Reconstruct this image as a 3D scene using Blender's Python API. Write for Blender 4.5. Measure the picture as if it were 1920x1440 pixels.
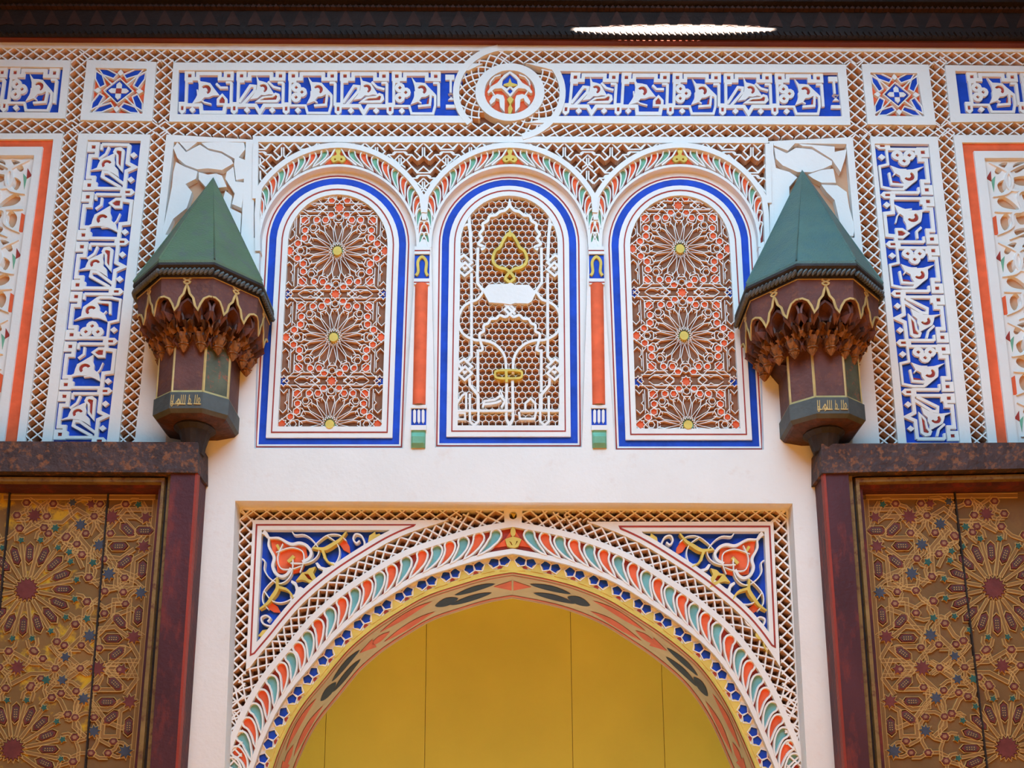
import bpy, math, random
from mathutils import Vector, Matrix
from mathutils.geometry import tessellate_polygon

for o in list(bpy.data.objects):
    bpy.data.objects.remove(o)
SC = bpy.context.scene
COL = SC.collection
rnd = random.Random(7)
PI = math.pi

# ------------------------------------------------------------------ camera
F_PX, PX, PY = 2000.0, 960.0, 1246.0
PITCH, ROLL = math.radians(12.8), math.radians(-0.25)
CAM = Vector((0.0, -4.0, 1.6))
cd = bpy.data.cameras.new('camera')
cam = bpy.data.objects.new('camera', cd)
COL.objects.link(cam)
cam.location = CAM
ROT = Matrix.Rotation(PI / 2 + PITCH, 3, 'X') @ Matrix.Rotation(ROLL, 3, 'Z')
cam.rotation_euler = ROT.to_euler()
cd.sensor_fit = 'HORIZONTAL'
cd.sensor_width = 36.0
cd.lens = F_PX / 1920.0 * 36.0
cd.shift_y = (PY - 720.0) / 1920.0
cd.clip_end = 200
SC.camera = cam

# ------------------------------------------------------------------ light
SC.view_settings.view_transform = 'Standard'
SC.view_settings.look = 'None'
SC.view_settings.gamma = 1.0
SC.view_settings.use_curve_mapping = False
SC.view_settings.exposure = -0.84
wd = bpy.data.worlds.new('sky')
SC.world = wd
wd.use_nodes = True
bg = wd.node_tree.nodes['Background']
bg.inputs['Color'].default_value = (0.42, 0.72, 0.98, 1)
bg.inputs['Strength'].default_value = 13.0
SUN_E = 49.0
sl = bpy.data.lights.new('sun', 'SUN')
sl.energy = SUN_E
sl.angle = math.radians(0.6)
sl.color = (1.0, 0.90, 0.74)
so = bpy.data.objects.new('sun', sl)
COL.objects.link(so)
so.rotation_euler = Vector((0.06, -0.8, -4.0)).to_track_quat('-Z', 'Y').to_euler()


gl = bpy.data.lights.new('strip_spot', 'SPOT')
gl.energy = 200000
gl.color = (1.0, 0.93, 0.8)
go = bpy.data.objects.new('strip_spot', gl)
COL.objects.link(go)

# ------------------------------------------------------------------ pixel of the photograph -> point on a plane parallel to the wall
def W(px, py, d=0.0):
    v = ROT @ Vector(((px - PX) / F_PX, -(py - PY) / F_PX, -1.0))
    t = (-d - CAM.y) / v.y
    return CAM + v * t


def WM(u, v, dref, d):
    p = W(u, v, dref)
    p.y = -d
    return p


def scale_at(px, py, d):
    return (W(px + 1, py, d) - W(px, py, d)).length


# ------------------------------------------------------------------ materials
def lin(c):
    r = []
    for v in c[:3]:
        v /= 255.0
        r.append(v / 12.92 if v <= 0.04045 else ((v + 0.055) / 1.055) ** 2.4)
    return r


MATS = {}


def mat(name, c, rough=0.8, var=0.12, scale=9.0, bump=0.15, c2=None, f2=(0.5, 0.7), bscale=None, spec=0.3, vscale=(1, 1, 1)):
    m = bpy.data.materials.new(name)
    m.use_nodes = True
    nt = m.node_tree
    N, L = nt.nodes, nt.links
    b = N['Principled BSDF']
    b.inputs['Roughness'].default_value = rough
    b.inputs['Specular IOR Level'].default_value = spec
    g = N.new('ShaderNodeNewGeometry')
    mp = N.new('ShaderNodeMapping')
    mp.inputs['Scale'].default_value = vscale
    L.new(g.outputs['Position'], mp.inputs['Vector'])
    nz = N.new('ShaderNodeTexNoise')
    nz.inputs['Scale'].default_value = scale
    nz.inputs['Detail'].default_value = 6
    L.new(mp.outputs[0], nz.inputs['Vector'])
    cr = N.new('ShaderNodeValToRGB')
    a = lin(c)
    lo = [x * (1 - var) for x in a]
    hi = [min(1, x * (1 + var)) for x in a]
    cr.color_ramp.elements[0].position = 0.3
    cr.color_ramp.elements[1].position = 0.7
    cr.color_ramp.elements[0].color = (*lo, 1)
    cr.color_ramp.elements[1].color = (*hi, 1)
    L.new(nz.outputs['Fac'], cr.inputs['Fac'])
    out = cr.outputs['Color']
    if c2:
        n2 = N.new('ShaderNodeTexNoise')
        n2.inputs['Scale'].default_value = scale * 2.3
        n2.inputs['Detail'].default_value = 8
        n2.inputs['Roughness'].default_value = 0.7
        L.new(mp.outputs[0], n2.inputs['Vector'])
        r2 = N.new('ShaderNodeValToRGB')
        r2.color_ramp.elements[0].position = f2[0]
        r2.color_ramp.elements[1].position = f2[1]
        L.new(n2.outputs['Fac'], r2.inputs['Fac'])
        mx = N.new('ShaderNodeMix')
        mx.data_type = 'RGBA'
        L.new(r2.outputs['Color'], mx.inputs[0])
        L.new(out, mx.inputs[6])
        mx.inputs[7].default_value = (*lin(c2), 1)
        out = mx.outputs[2]
    L.new(out, b.inputs['Base Color'])
    if bump:
        n3 = N.new('ShaderNodeTexNoise')
        n3.inputs['Scale'].default_value = bscale or 60
        n3.inputs['Detail'].default_value = 5
        L.new(g.outputs['Position'], n3.inputs['Vector'])
        bp = N.new('ShaderNodeBump')
        bp.inputs['Strength'].default_value = bump
        bp.inputs['Distance'].default_value = 0.01
        L.new(n3.outputs['Fac'], bp.inputs['Height'])
        L.new(bp.outputs['Normal'], b.inputs['Normal'])
    MATS[name] = m
    return m


WHITE = mat('white_plaster', (228, 226, 223), 0.85, 0.03, 5, 0.12, c2=(222, 212, 205), f2=(0.58, 0.8))
SIDE = mat('shade_tan_side', (206, 168, 144), 0.9, 0.12, 14, 0.1)  # flanks of the lattice bars tinted tan to carry the shade of the cells
CELL = mat('shade_brown_plaster', (134, 92, 70), 0.9, 0.15, 14, 0.15)  # brown puts the shade and warm bounce of the recesses into the colour
BLUE = mat('blue_paint', (18, 64, 176), 0.7, 0.22, 16, 0.1, c2=(44, 92, 192), f2=(0.6, 0.8))
ORANGE = mat('orange_paint', (226, 98, 58), 0.75, 0.14, 18, 0.1)
REDP = mat('red_paint', (158, 58, 50), 0.75, 0.16, 18, 0.1)
GREEN = mat('green_paint', (112, 170, 142), 0.7, 0.14, 18, 0.1)
TEAL = mat('blue_green_paint', (112, 168, 168), 0.7, 0.16, 18, 0.1)
YELLOW = mat('yellow_paint', (212, 186, 92), 0.75, 0.12, 20, 0.15)
TAN_SHADE = mat('shade_tan', (196, 152, 120), 0.85, 0.06, 6, 0.1)  # tan puts the shade of undersides and carved recesses into the colour
OCHRE = mat('ochre_wall', (220, 184, 66), 0.7, 0.06, 2.5, 0.05)
SOFF = mat('soffit_plaster', (178, 140, 94), 0.8, 0.1, 8, 0.1)
BLACKP = mat('black_paint', (38, 40, 48), 0.6, 0.2, 12, 0.1)
SOFR = mat('soffit_red', (196, 84, 52), 0.75, 0.16, 14, 0.1)
WOODD = mat('dark_wood', (34, 23, 20), 0.6, 0.3, 20, 0.3, vscale=(0.25, 1, 1))
WOODR = mat('red_wood', (112, 50, 34), 0.55, 0.25, 14, 0.2, vscale=(0.2, 1, 1))
WOODB = mat('lintel_wood', (72, 56, 56), 0.75, 0.3, 16, 0.9, c2=(128, 82, 56), f2=(0.52, 0.62), bscale=45)
POST = mat('maroon_post', (78, 40, 46), 0.6, 0.25, 5, 0.25, c2=(136, 54, 42), f2=(0.5, 0.72), vscale=(1, 1, 0.35))
POSTS = mat('red_post_edge', (148, 58, 46), 0.55, 0.2, 8, 0.25, vscale=(1, 1, 0.3))
MOULD = mat('gold_brown_moulding', (128, 102, 60), 0.6, 0.25, 14, 0.25, c2=(98, 60, 44), f2=(0.5, 0.65))
DOOR = mat('painted_board', (118, 88, 53), 0.65, 0.16, 6, 0.15, c2=(112, 76, 50), f2=(0.5, 0.7))
DOORY = mat('painted_board_yellowed', (126, 94, 54), 0.6, 0.16, 4, 0.15, c2=(198, 156, 36), f2=(0.53, 0.62))
STRAP = mat('strap_paint', (136, 100, 58), 0.65, 0.14, 9, 0.1)
GOLDL = mat('gold_line', (186, 150, 92), 0.6, 0.15, 12, 0.1)
MOTR = mat('motif_red', (108, 52, 50), 0.6, 0.2, 25, 0.2)
MOTB = mat('motif_blue', (66, 72, 88), 0.6, 0.2, 25, 0.2)
MOTG = mat('motif_green', (46, 88, 82), 0.6, 0.2, 25, 0.2)
MOTD = mat('motif_dark', (84, 64, 62), 0.6, 0.2, 25, 0.2)
MOTL = mat('motif_light', (150, 110, 80), 0.6, 0.2, 25, 0.2)
CAPG = mat('green_metal_roof', (88, 102, 74), 0.55, 0.14, 7, 0.25, c2=(92, 90, 88), f2=(0.5, 0.75), bscale=120)
CAPG2 = mat('teal_metal_roof', (80, 102, 92), 0.5, 0.1, 7, 0.4, c2=(60, 90, 94), f2=(0.45, 0.8), bscale=160)
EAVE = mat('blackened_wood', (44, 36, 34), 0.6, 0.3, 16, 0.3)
ROPE = mat('rope_wood', (84, 84, 82), 0.6, 0.25, 16, 0.2)
BODY = mat('painted_brown_wood', (98, 60, 54), 0.6, 0.22, 14, 0.25, c2=(120, 72, 52), f2=(0.52, 0.68), bscale=90)
BODYG = mat('painted_green_wood', (86, 86, 66), 0.6, 0.25, 18, 0.25, c2=(148, 82, 56), f2=(0.55, 0.65), bscale=90)
CARVE = mat('carved_brown_wood', (78, 46, 36), 0.6, 0.3, 22, 0.35, c2=(58, 38, 32), f2=(0.45, 0.65))
CARVG = mat('carved_gold_wood', (136, 88, 48), 0.55, 0.3, 30, 0.3, c2=(66, 40, 28), f2=(0.5, 0.68))
GILT = mat('gilt_line', (186, 158, 100), 0.55, 0.2, 20, 0.15)
BAND = mat('inscribed_band', (78, 80, 78), 0.6, 0.2, 16, 0.2)
FLOORM = mat('terracotta_floor', (212, 142, 52), 0.7, 0.1, 3, 0.05)
WARMW = mat('court_wall', (150, 146, 146), 0.85, 0.06, 2, 0.05)


# ------------------------------------------------------------------ mesh builder
def cr_spline(pts, n=6, closed=False):
    out = []
    m = len(pts)
    rng = m if closed else m - 1
    for i in range(rng):
        if closed:
            p0, p1, p2, p3 = pts[(i - 1) % m], pts[i], pts[(i + 1) % m], pts[(i + 2) % m]
        else:
            p0, p1, p2, p3 = pts[max(i - 1, 0)], pts[i], pts[i + 1], pts[min(i + 2, m - 1)]
        for k in range(n):
            t = k / n
            out.append(tuple(0.5 * ((2 * p1[j]) + (-p0[j] + p2[j]) * t + (2 * p0[j] - 5 * p1[j] + 4 * p2[j] - p3[j]) * t * t
                                    + (-p0[j] + 3 * p1[j] - 3 * p2[j] + p3[j]) * t ** 3) for j in (0, 1)))
    if not closed:
        out.append(tuple(pts[-1]))
    return out


def normals2(pts, closed):
    n = len(pts)
    res = []
    for i in range(n):
        if closed:
            a, b, c = pts[i - 1], pts[i], pts[(i + 1) % n]
        else:
            a, b, c = pts[max(i - 1, 0)], pts[i], pts[min(i + 1, n - 1)]
        d1 = (b[0] - a[0], b[1] - a[1])
        d2 = (c[0] - b[0], c[1] - b[1])
        l1, l2 = math.hypot(*d1), math.hypot(*d2)
        if l1 < 1e-9:
            d1, l1 = d2, l2
        if l2 < 1e-9:
            d2, l2 = d1, l1
        if l1 < 1e-9:
            res.append((0, 0))
            continue
        n1 = (-d1[1] / l1, d1[0] / l1)
        n2 = (-d2[1] / l2, d2[0] / l2)
        m = (n1[0] + n2[0], n1[1] + n2[1])
        q = 1 + n1[0] * n2[0] + n1[1] * n2[1]
        q = max(q, 0.35)
        res.append((m[0] / q, m[1] / q))
    return res


def offset2(pts, off, closed=False):
    ns = normals2(pts, closed)
    return [(p[0] + n[0] * (off(i) if callable(off) else off), p[1] + n[1] * (off(i) if callable(off) else off))
            for i, (p, n) in enumerate(zip(pts, ns))]


class MB:
    def __init__(self, M=WM):
        self.v, self.f, self.M = [], [], M
        self.side = set()
        self.j = 0

    def add(self, vs, fs):
        b = len(self.v)
        self.v += [Vector(p) for p in vs]
        self.f += [tuple(b + i for i in f) for f in fs]
        return self

    def prism(self, pts, d0, d1, holes=(), M=None, back=False):
        M = M or self.M
        d0 = d0 + rnd.uniform(0, .0003)
        loops = [list(pts)] + [list(h) for h in holes]
        flat = [p for l in loops for p in l]
        tris = tessellate_polygon([[Vector((p[0], p[1], 0)) for p in l] for l in loops])
        n = len(flat)
        vs = [M(p[0], p[1], d0, d0) for p in flat] + [M(p[0], p[1], d0, d1) for p in flat]
        fs = [tuple(t) for t in tris]
        if back:
            fs += [tuple(i + n for i in reversed(t)) for t in tris]
        if abs(d0 - d1) > 1e-7:
            k = 0
            for l in loops:
                m = len(l)
                for i in range(m):
                    a, b = k + i, k + (i + 1) % m
                    fs.append((a, b, b + n, a + n))
                k += m
        return self.add(vs, fs)

    def stroke(self, pts, w, d0, d1, closed=False, crest=1.0, M=None):
        M = M or self.M
        if len(pts) < 2:
            return self
        self.j += 1
        d0 = d0 + rnd.uniform(0, .0009)
        n = len(pts)
        wf = w if callable(w) else (lambda i: w)
        ns = normals2(pts, closed)
        L, R, LB, RB = [], [], [], []
        for i, (p, q) in enumerate(zip(pts, ns)):
            h = wf(i) / 2
            c = M(p[0], p[1], d0, d0)
            for lst, s, d in ((L, h * crest, d0), (R, -h * crest, d0), (LB, h, d1), (RB, -h, d1)):
                lst.append(M(p[0] + q[0] * s, p[1] + q[1] * s, d0, d))
        vs = L + R + LB + RB
        fs = []
        for i in range(n if closed else n - 1):
            k = (i + 1) % n
            fs += [(i, k, n + k, n + i), (2 * n + i, 2 * n + k, k, i), (n + i, n + k, 3 * n + k, 3 * n + i)]
            q = len(self.f) + len(fs)
            self.side |= {q - 1, q - 2}
        if not closed:
            fs += [(0, n, 3 * n, 2 * n), (n - 1, 3 * n - 1, 4 * n - 1, 2 * n - 1)]
        return self.add(vs, fs)

    def box(self, x0, x1, y0, y1, z0, z1):
        vs = [(x, y, z) for x in (x0, x1) for y in (y0, y1) for z in (z0, z1)]
        return self.add(vs, [(0, 1, 3, 2), (4, 6, 7, 5), (0, 4, 5, 1), (2, 3, 7, 6), (0, 2, 6, 4), (1, 5, 7, 3)])

    def loft(self, rings, closed=True, cap0=False, cap1=False):
        n = len(rings[0])
        vs = [p for r in rings for p in r]
        fs = []
        for a in range(len(rings) - 1):
            for i in range(n if closed else n - 1):
                k = (i + 1) % n
                fs.append((a * n + i, a * n + k, (a + 1) * n + k, (a + 1) * n + i))
        if cap0:
            fs.append(tuple(range(n)))
        if cap1:
            fs.append(tuple((len(rings) - 1) * n + i for i in reversed(range(n))))
        return self.add(vs, fs)

    def build(self, name, m, parent=None, label=None, kind=None, smooth=False, side=None):
        if not self.v:
            return None
        base = ORIG.get(parent.name, Vector((0, 0, 0))) if parent else Vector((0, 0, 0))
        me = bpy.data.meshes.new(name)
        me.from_pydata([tuple(p - base) for p in self.v], [], self.f)
        me.materials.append(m)
        if side:
            me.materials.append(side)
            for k in self.side:
                me.polygons[k].material_index = 1
        if smooth:
            for p in me.polygons:
                p.use_smooth = True
        me.update()
        o = bpy.data.objects.new(name, me)
        COL.objects.link(o)
        if parent:
            o.parent = parent
        ORIG[o.name] = base
        if label:
            o['label'] = label
        if kind:
            o['kind'] = kind
        return o


ORIG = {}


def thing(name, label, cat, at, group=None, kind=None):
    o = bpy.data.objects.new(name, None)
    COL.objects.link(o)
    o.location = at
    o.empty_display_size = 0.05
    if label:
        o['label'] = label
    if cat:
        o['category'] = cat
    if group:
        o['group'] = group
    if kind:
        o['kind'] = kind
    ORIG[o.name] = Vector(at)
    return o


def lerp(a, b, t):
    return a + (b - a) * t


def lp(p, q, t):
    return (lerp(p[0], q[0], t), lerp(p[1], q[1], t))


def quad_map(q):
    tl, tr, br, bl = q
    return lambda s, t: lp(lp(tl, tr, s), lp(bl, br, s), t)


def circ(cx, cy, rx, ry=None, n=16, a0=0.0, a1=2 * PI, end=False):
    ry = rx if ry is None else ry
    m = n + 1 if end else n
    return [(cx + rx * math.cos(a0 + (a1 - a0) * i / n), cy + ry * math.sin(a0 + (a1 - a0) * i / n)) for i in range(m)]


def clip_seg(a, b, poly):
    # clip a segment against a convex polygon
    t0, t1 = 0.0, 1.0
    n = len(poly)
    area = sum(poly[i][0] * poly[(i + 1) % n][1] - poly[(i + 1) % n][0] * poly[i][1] for i in range(n))
    sg = 1 if area > 0 else -1
    for i in range(n):
        p, q = poly[i], poly[(i + 1) % n]
        ex, ey = (q[0] - p[0]) * sg, (q[1] - p[1]) * sg
        f = lambda r: ex * (r[1] - p[1]) - ey * (r[0] - p[0])
        fa, fb = f(a), f(b)
        if fa < 0 and fb < 0:
            return None
        if fa < 0:
            t0 = max(t0, fa / (fa - fb))
        elif fb < 0:
            t1 = min(t1, fa / (fa - fb))
    if t1 - t0 < 1e-4:
        return None
    return lp(a, b, t0), lp(a, b, t1)


def clip_poly(pts, poly):
    n = len(poly)
    area = sum(poly[i][0] * poly[(i + 1) % n][1] - poly[(i + 1) % n][0] * poly[i][1] for i in range(n))
    sg = 1 if area > 0 else -1
    out = list(pts)
    for i in range(n):
        p, q = poly[i], poly[(i + 1) % n]
        ex, ey = (q[0] - p[0]) * sg, (q[1] - p[1]) * sg
        f = lambda r: ex * (r[1] - p[1]) - ey * (r[0] - p[0])
        inp, out = out, []
        for k in range(len(inp)):
            a, b = inp[k - 1], inp[k]
            fa, fb = f(a), f(b)
            if (fa >= 0) != (fb >= 0):
                out.append(lp(a, b, fa / (fa - fb)))
            if fb >= 0:
                out.append(b)
        if not out:
            return []
    return out


def lattice(mb, fn, n, m, w=3.0, d0=0.055, d1=0.0, u0=0.0, sub=1, crest=0.55):
    # crossing diagonal bars over a strip: fn(s, t) with s along 0..1 and t across 0..1; n cells along, m cells across
    for sgn in (1, -1):
        k = -m
        while k < n + m:
            # bar: u = k + u0 + sgn*v , v in 0..m
            seg = []
            steps = max(2, int(round(m * sub)) + 1)
            for i in range(steps + 1):
                v = m * i / steps
                u = k + u0 + (v if sgn > 0 else -v)
                seg.append((u, v))
            # clip in u to 0..n
            res = []
            for a, b in zip(seg, seg[1:]):
                ta, tb = 0.0, 1.0
                du = b[0] - a[0]
                if (a[0] < 0 and b[0] < 0) or (a[0] > n and b[0] > n):
                    continue
                if du:
                    for lim in (0, n):
                        t = (lim - a[0]) / du
                        if 0 < t < 1:
                            inside_a = 0 <= a[0] <= n
                            if inside_a:
                                tb = min(tb, t)
                            else:
                                ta = max(ta, t)
                p, q = lp(a, b, ta), lp(a, b, tb)
                if not res:
                    res.append(p)
                res.append(q)
            if len(res) > 1:
                mb.stroke([fn(u / n, v / m) for u, v in res], w, d0 + rnd.uniform(-.0015, .0015), d1, crest=crest)
            k += 1


# added spot lamp that lays the sunlit strip on the beam
g_to = W(1263, 55, .11)
go.location = g_to + Vector((0.0, -6.0, 0.35)) * .7
gdir = (g_to - go.location)
go.rotation_euler = gdir.to_track_quat('-Z', 'Y').to_euler()
gl.spot_size = 2 * math.atan(.445 / gdir.length)
gl.spot_blend = .12
gl.shadow_soft_size = .01
go.scale = (1.0, .058, 1.0)

# depths (metres in front of the deepest ground of the wall)
S = 0.06          # face of the plaster
GD = 0.026        # shade-brown ground behind the lattices
WP = 0.030        # face of the painted window frames
FAR = 2440        # photograph row far below the frame, close to the floor

# ================================================================== the building behind and around
RECESS = [(441, 939), (1486, 944), (1513, 1440), (1560, FAR), (380, FAR), (421, 1440)]


def struct(name, mb, m, parent=None, kind='structure'):
    return mb.build(name, m, parent, kind=kind)


b = MB()
ztop = 6.6
TLw, TRw = W(-900, -600, 0), W(2820, -600, 0)
outer = [(-900, FAR), (-900, -140), (2820, -140), (2820, FAR)]

# the smooth plaster face with its openings
ARC = [dict(c=[(632.5, 470), (617.0, 820)], h=(96, 100), yc=458, bot=802, ax=634),
       dict(c=[(954.5, 470), (953.5, 820)], h=(93.5, 98), yc=458, bot=800, ax=956),
       dict(c=[(1275.5, 470), (1291.5, 820)], h=(96, 100), yc=460, bot=806, ax=1275)]


def wcx(A, y):
    (x0, y0), (x1, y1) = A['c']
    return lerp(x0, x1, (y - y0) / (y1 - y0))


def outline(A, off, n=28):
    # stilted arch outline: round head, straight leaning sides, flat foot
    yc, h0, h1 = A['yc'], A['h'][0], A['h'][1]
    cx = wcx(A, yc)
    pts = [(cx + (h0 + off) * math.cos(a), yc - (h0 + off * .86) * math.sin(a)) for a in [PI * i / n for i in range(n + 1)]]
    bot = A['bot'] + off * 0.96
    c = wcx(A, bot)
    return pts + [(c - h1 - off * .98, bot), (c + h1 + off * .98, bot)]


b.prism(outer, GD, -0.30, holes=[RECESS] + [outline(A, 36) for A in ARC])
wall = struct('wall_back', b, CELL)

RX, RY, RYC = 184.0, 190.0, 457.0
LEFTX, RIGHTX, TOPY = 482.0, 1437.0, 266.0


def rim_pts(A, r=1.0, a0=-60, a1=60, n=24):
    return [(A['ax'] + RX * r * math.sin(math.radians(lerp(a0, a1, i / n))), RYC - RY * r * math.cos(math.radians(lerp(a0, a1, i / n)))) for i in range(n + 1)]


aL = -math.degrees(math.asin((634 - LEFTX) / RX))
aM = math.degrees(math.asin((795 - 634) / RX))
aR = math.degrees(math.asin((RIGHTX - 1275) / RX))
spandrel = [(LEFTX, TOPY), (RIGHTX, TOPY + 3)]
spandrel += list(reversed(rim_pts(ARC[0], 1.0, aL, aM) + rim_pts(ARC[1], 1.0, -aM, aM)[1:] + rim_pts(ARC[2], 1.0, -aM, aR)[1:]))

# wall zone of the three arches down to their foot, as one hole in the plaster
zone = [(LEFTX - 6, TOPY - 2)] + [(RIGHTX + 6, TOPY + 1)] + [(RIGHTX + 6, 520), (1436, 843), (473, 843), (LEFTX - 6, 520)]
relL = [(326, 266), (461, 266), (452, 440), (305, 440)]
relR = [(1450, 268), (1587, 270), (1603, 446), (1452, 440)]
field = [(312, 252), (475, 262), (1437, 265), (1599, 257), (1650, 834), (1600, 850), (1640, FAR), (300, FAR), (330, 850), (252, 834)]
b = MB()
b.prism(field, S, 0.0, holes=[zone, relL, relR, RECESS])
b.build('plaster_field', WHITE, wall)

# plain strip below the cornice and the bands between the rows
b = MB()
b.prism([(-300, 60), (2200, 70), (2200, 98), (960, 95), (480, 94), (-300, 86)], S, 0)
b.build('plaster_band', WHITE, wall)
b = MB()
b.prism([(474, 255), (960, 255.5), (1440, 257), (1440, 268), (474, 266)], S + .002, 0)
b.build('plaster_band', WHITE, wall)

# ------------------------------------------------------------------ lattice borders
LAT = []


def lat_strip(quad, along, across, label, name='lattice_border', sub=1, fn=None, length=None, width=None):
    fn = fn or quad_map(quad)
    if length is None:
        length = math.dist(lp(quad[0], quad[3], .5), lp(quad[1], quad[2], .5))
        width = math.dist(lp(quad[0], quad[1], .5), lp(quad[3], quad[2], .5))
    c = fn(.5, .5)
    b = MB()
    lattice(b, fn, length / along, width / across, w=4.4, d0=0.056, d1=0.0, sub=sub, crest=0.58)
    o = b.build(name, WHITE, None, side=SIDE)
    o['label'] = label
    o['category'] = 'lattice'
    o['group'] = 'lattice borders carved between the wall panels'
    return o


def seg_strip(tops, bots):
    # polyline strip: tops / bots lists of equal count
    ls = [0]
    for a, b_ in zip(tops, tops[1:]):
        ls.append(ls[-1] + math.dist(a, b_))
    T = ls[-1]

    def fn(s, t):
        x = s * T
        for i in range(len(ls) - 1):
            if x <= ls[i + 1] + 1e-6 or i == len(ls) - 2:
                k = (x - ls[i]) / (ls[i + 1] - ls[i])
                return lp(lp(tops[i], tops[i + 1], k), lp(bots[i], bots[i + 1], k), t)
    return fn, T


f, T = seg_strip([(-130, 87), (480, 93), (885, 94)], [(-130, 112), (480, 117.5), (885, 118.5)])
lat_strip(None, 24, 17, 'long carved lattice strip along the wall top from the dark corner to the round medallion', fn=f, length=T, width=25, sub=1)
f, T = seg_strip([(957, 94), (1440, 95), (2060, 98)], [(957, 118), (1440, 119), (2060, 121)])
lat_strip(None, 24, 17, 'long carved lattice strip along the wall top under the sunlit beam', fn=f, length=T, width=25)
f, T = seg_strip([(-130, 221), (300, 228), (480, 230), (955, 231)], [(-130, 246), (300, 252), (480, 256), (955, 257)])
lat_strip(None, 25, 18, 'carved lattice strip under the long inscription panel before the round medallion', fn=f, length=T, width=25.5)
f, T = seg_strip([(1012, 231), (1440, 232), (1600, 232), (2060, 226)], [(995, 257), (1440, 258), (1600, 258), (2060, 251)])
lat_strip(None, 25, 18, 'carved lattice strip under the long inscription panel after the round medallion', fn=f, length=T, width=25.5)
for q, a, lab in (
        ([(128, 108), (128, 224), (120, 224), (164, 224)], 0, 'short upright lattice between the cut-off inscription panel and the orange and blue star panel'),
        ):
    pass
VER = [
    ((130, 110), (164, 110), (120, 228), (153, 228), 'short upright lattice between cut-off inscription and first star panel at the dark corner'),
    ((291, 112), (326, 112), (284, 230), (319, 230), 'short upright lattice between first star panel and the start of the long inscription'),
    ((1584, 116), (1619, 116), (1593, 236), (1629, 236), 'short upright lattice between end of the long inscription and the bright star panel'),
    ((1739, 116), (1775, 116), (1753, 236), (1786, 232), 'short upright lattice between the bright star panel and the last cut-off inscription'),
    ((117, 248), (148, 248), (44, 830), (80, 830), 'tall leaning lattice beside the deep orange framed panel'),
    ((280, 248), (315, 248), (219, 830), (255, 830), 'tall lattice behind the bracket with the greener cap'),
    ((1597, 252), (1633, 252), (1646, 832), (1686, 832), 'tall lattice behind the bracket with the bluish cap'),
    ((1757, 250), (1790, 250), (1820, 832), (1856, 832), 'tall leaning lattice beside the pale orange framed panel'),
]
for tl, tr, bl, br, lab in VER:
    q = [tl, bl, br, tr]
    lat_strip(q, 20, 23, lab)


# ------------------------------------------------------------------ inscription bands
def leaf_pts(x, y, s=1.0, rot=0.0, flip=1):
    base = [(-15, -25), (-8, -14), (0, -13), (8, -11), (13, -4), (24, 10), (13, 10), (6, 13), (-1, 13), (-7, 20), (-21, 24), (-15, 14), (-11, 4), (-11, -8)]
    c, q = math.cos(rot), math.sin(rot)
    return [(x + s * (flip * px * c - py * q), y + s * (flip * px * q + py * c)) for px, py in base]


LD, LG = 0.058, 0.0485   # letter face and blue ground


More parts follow.
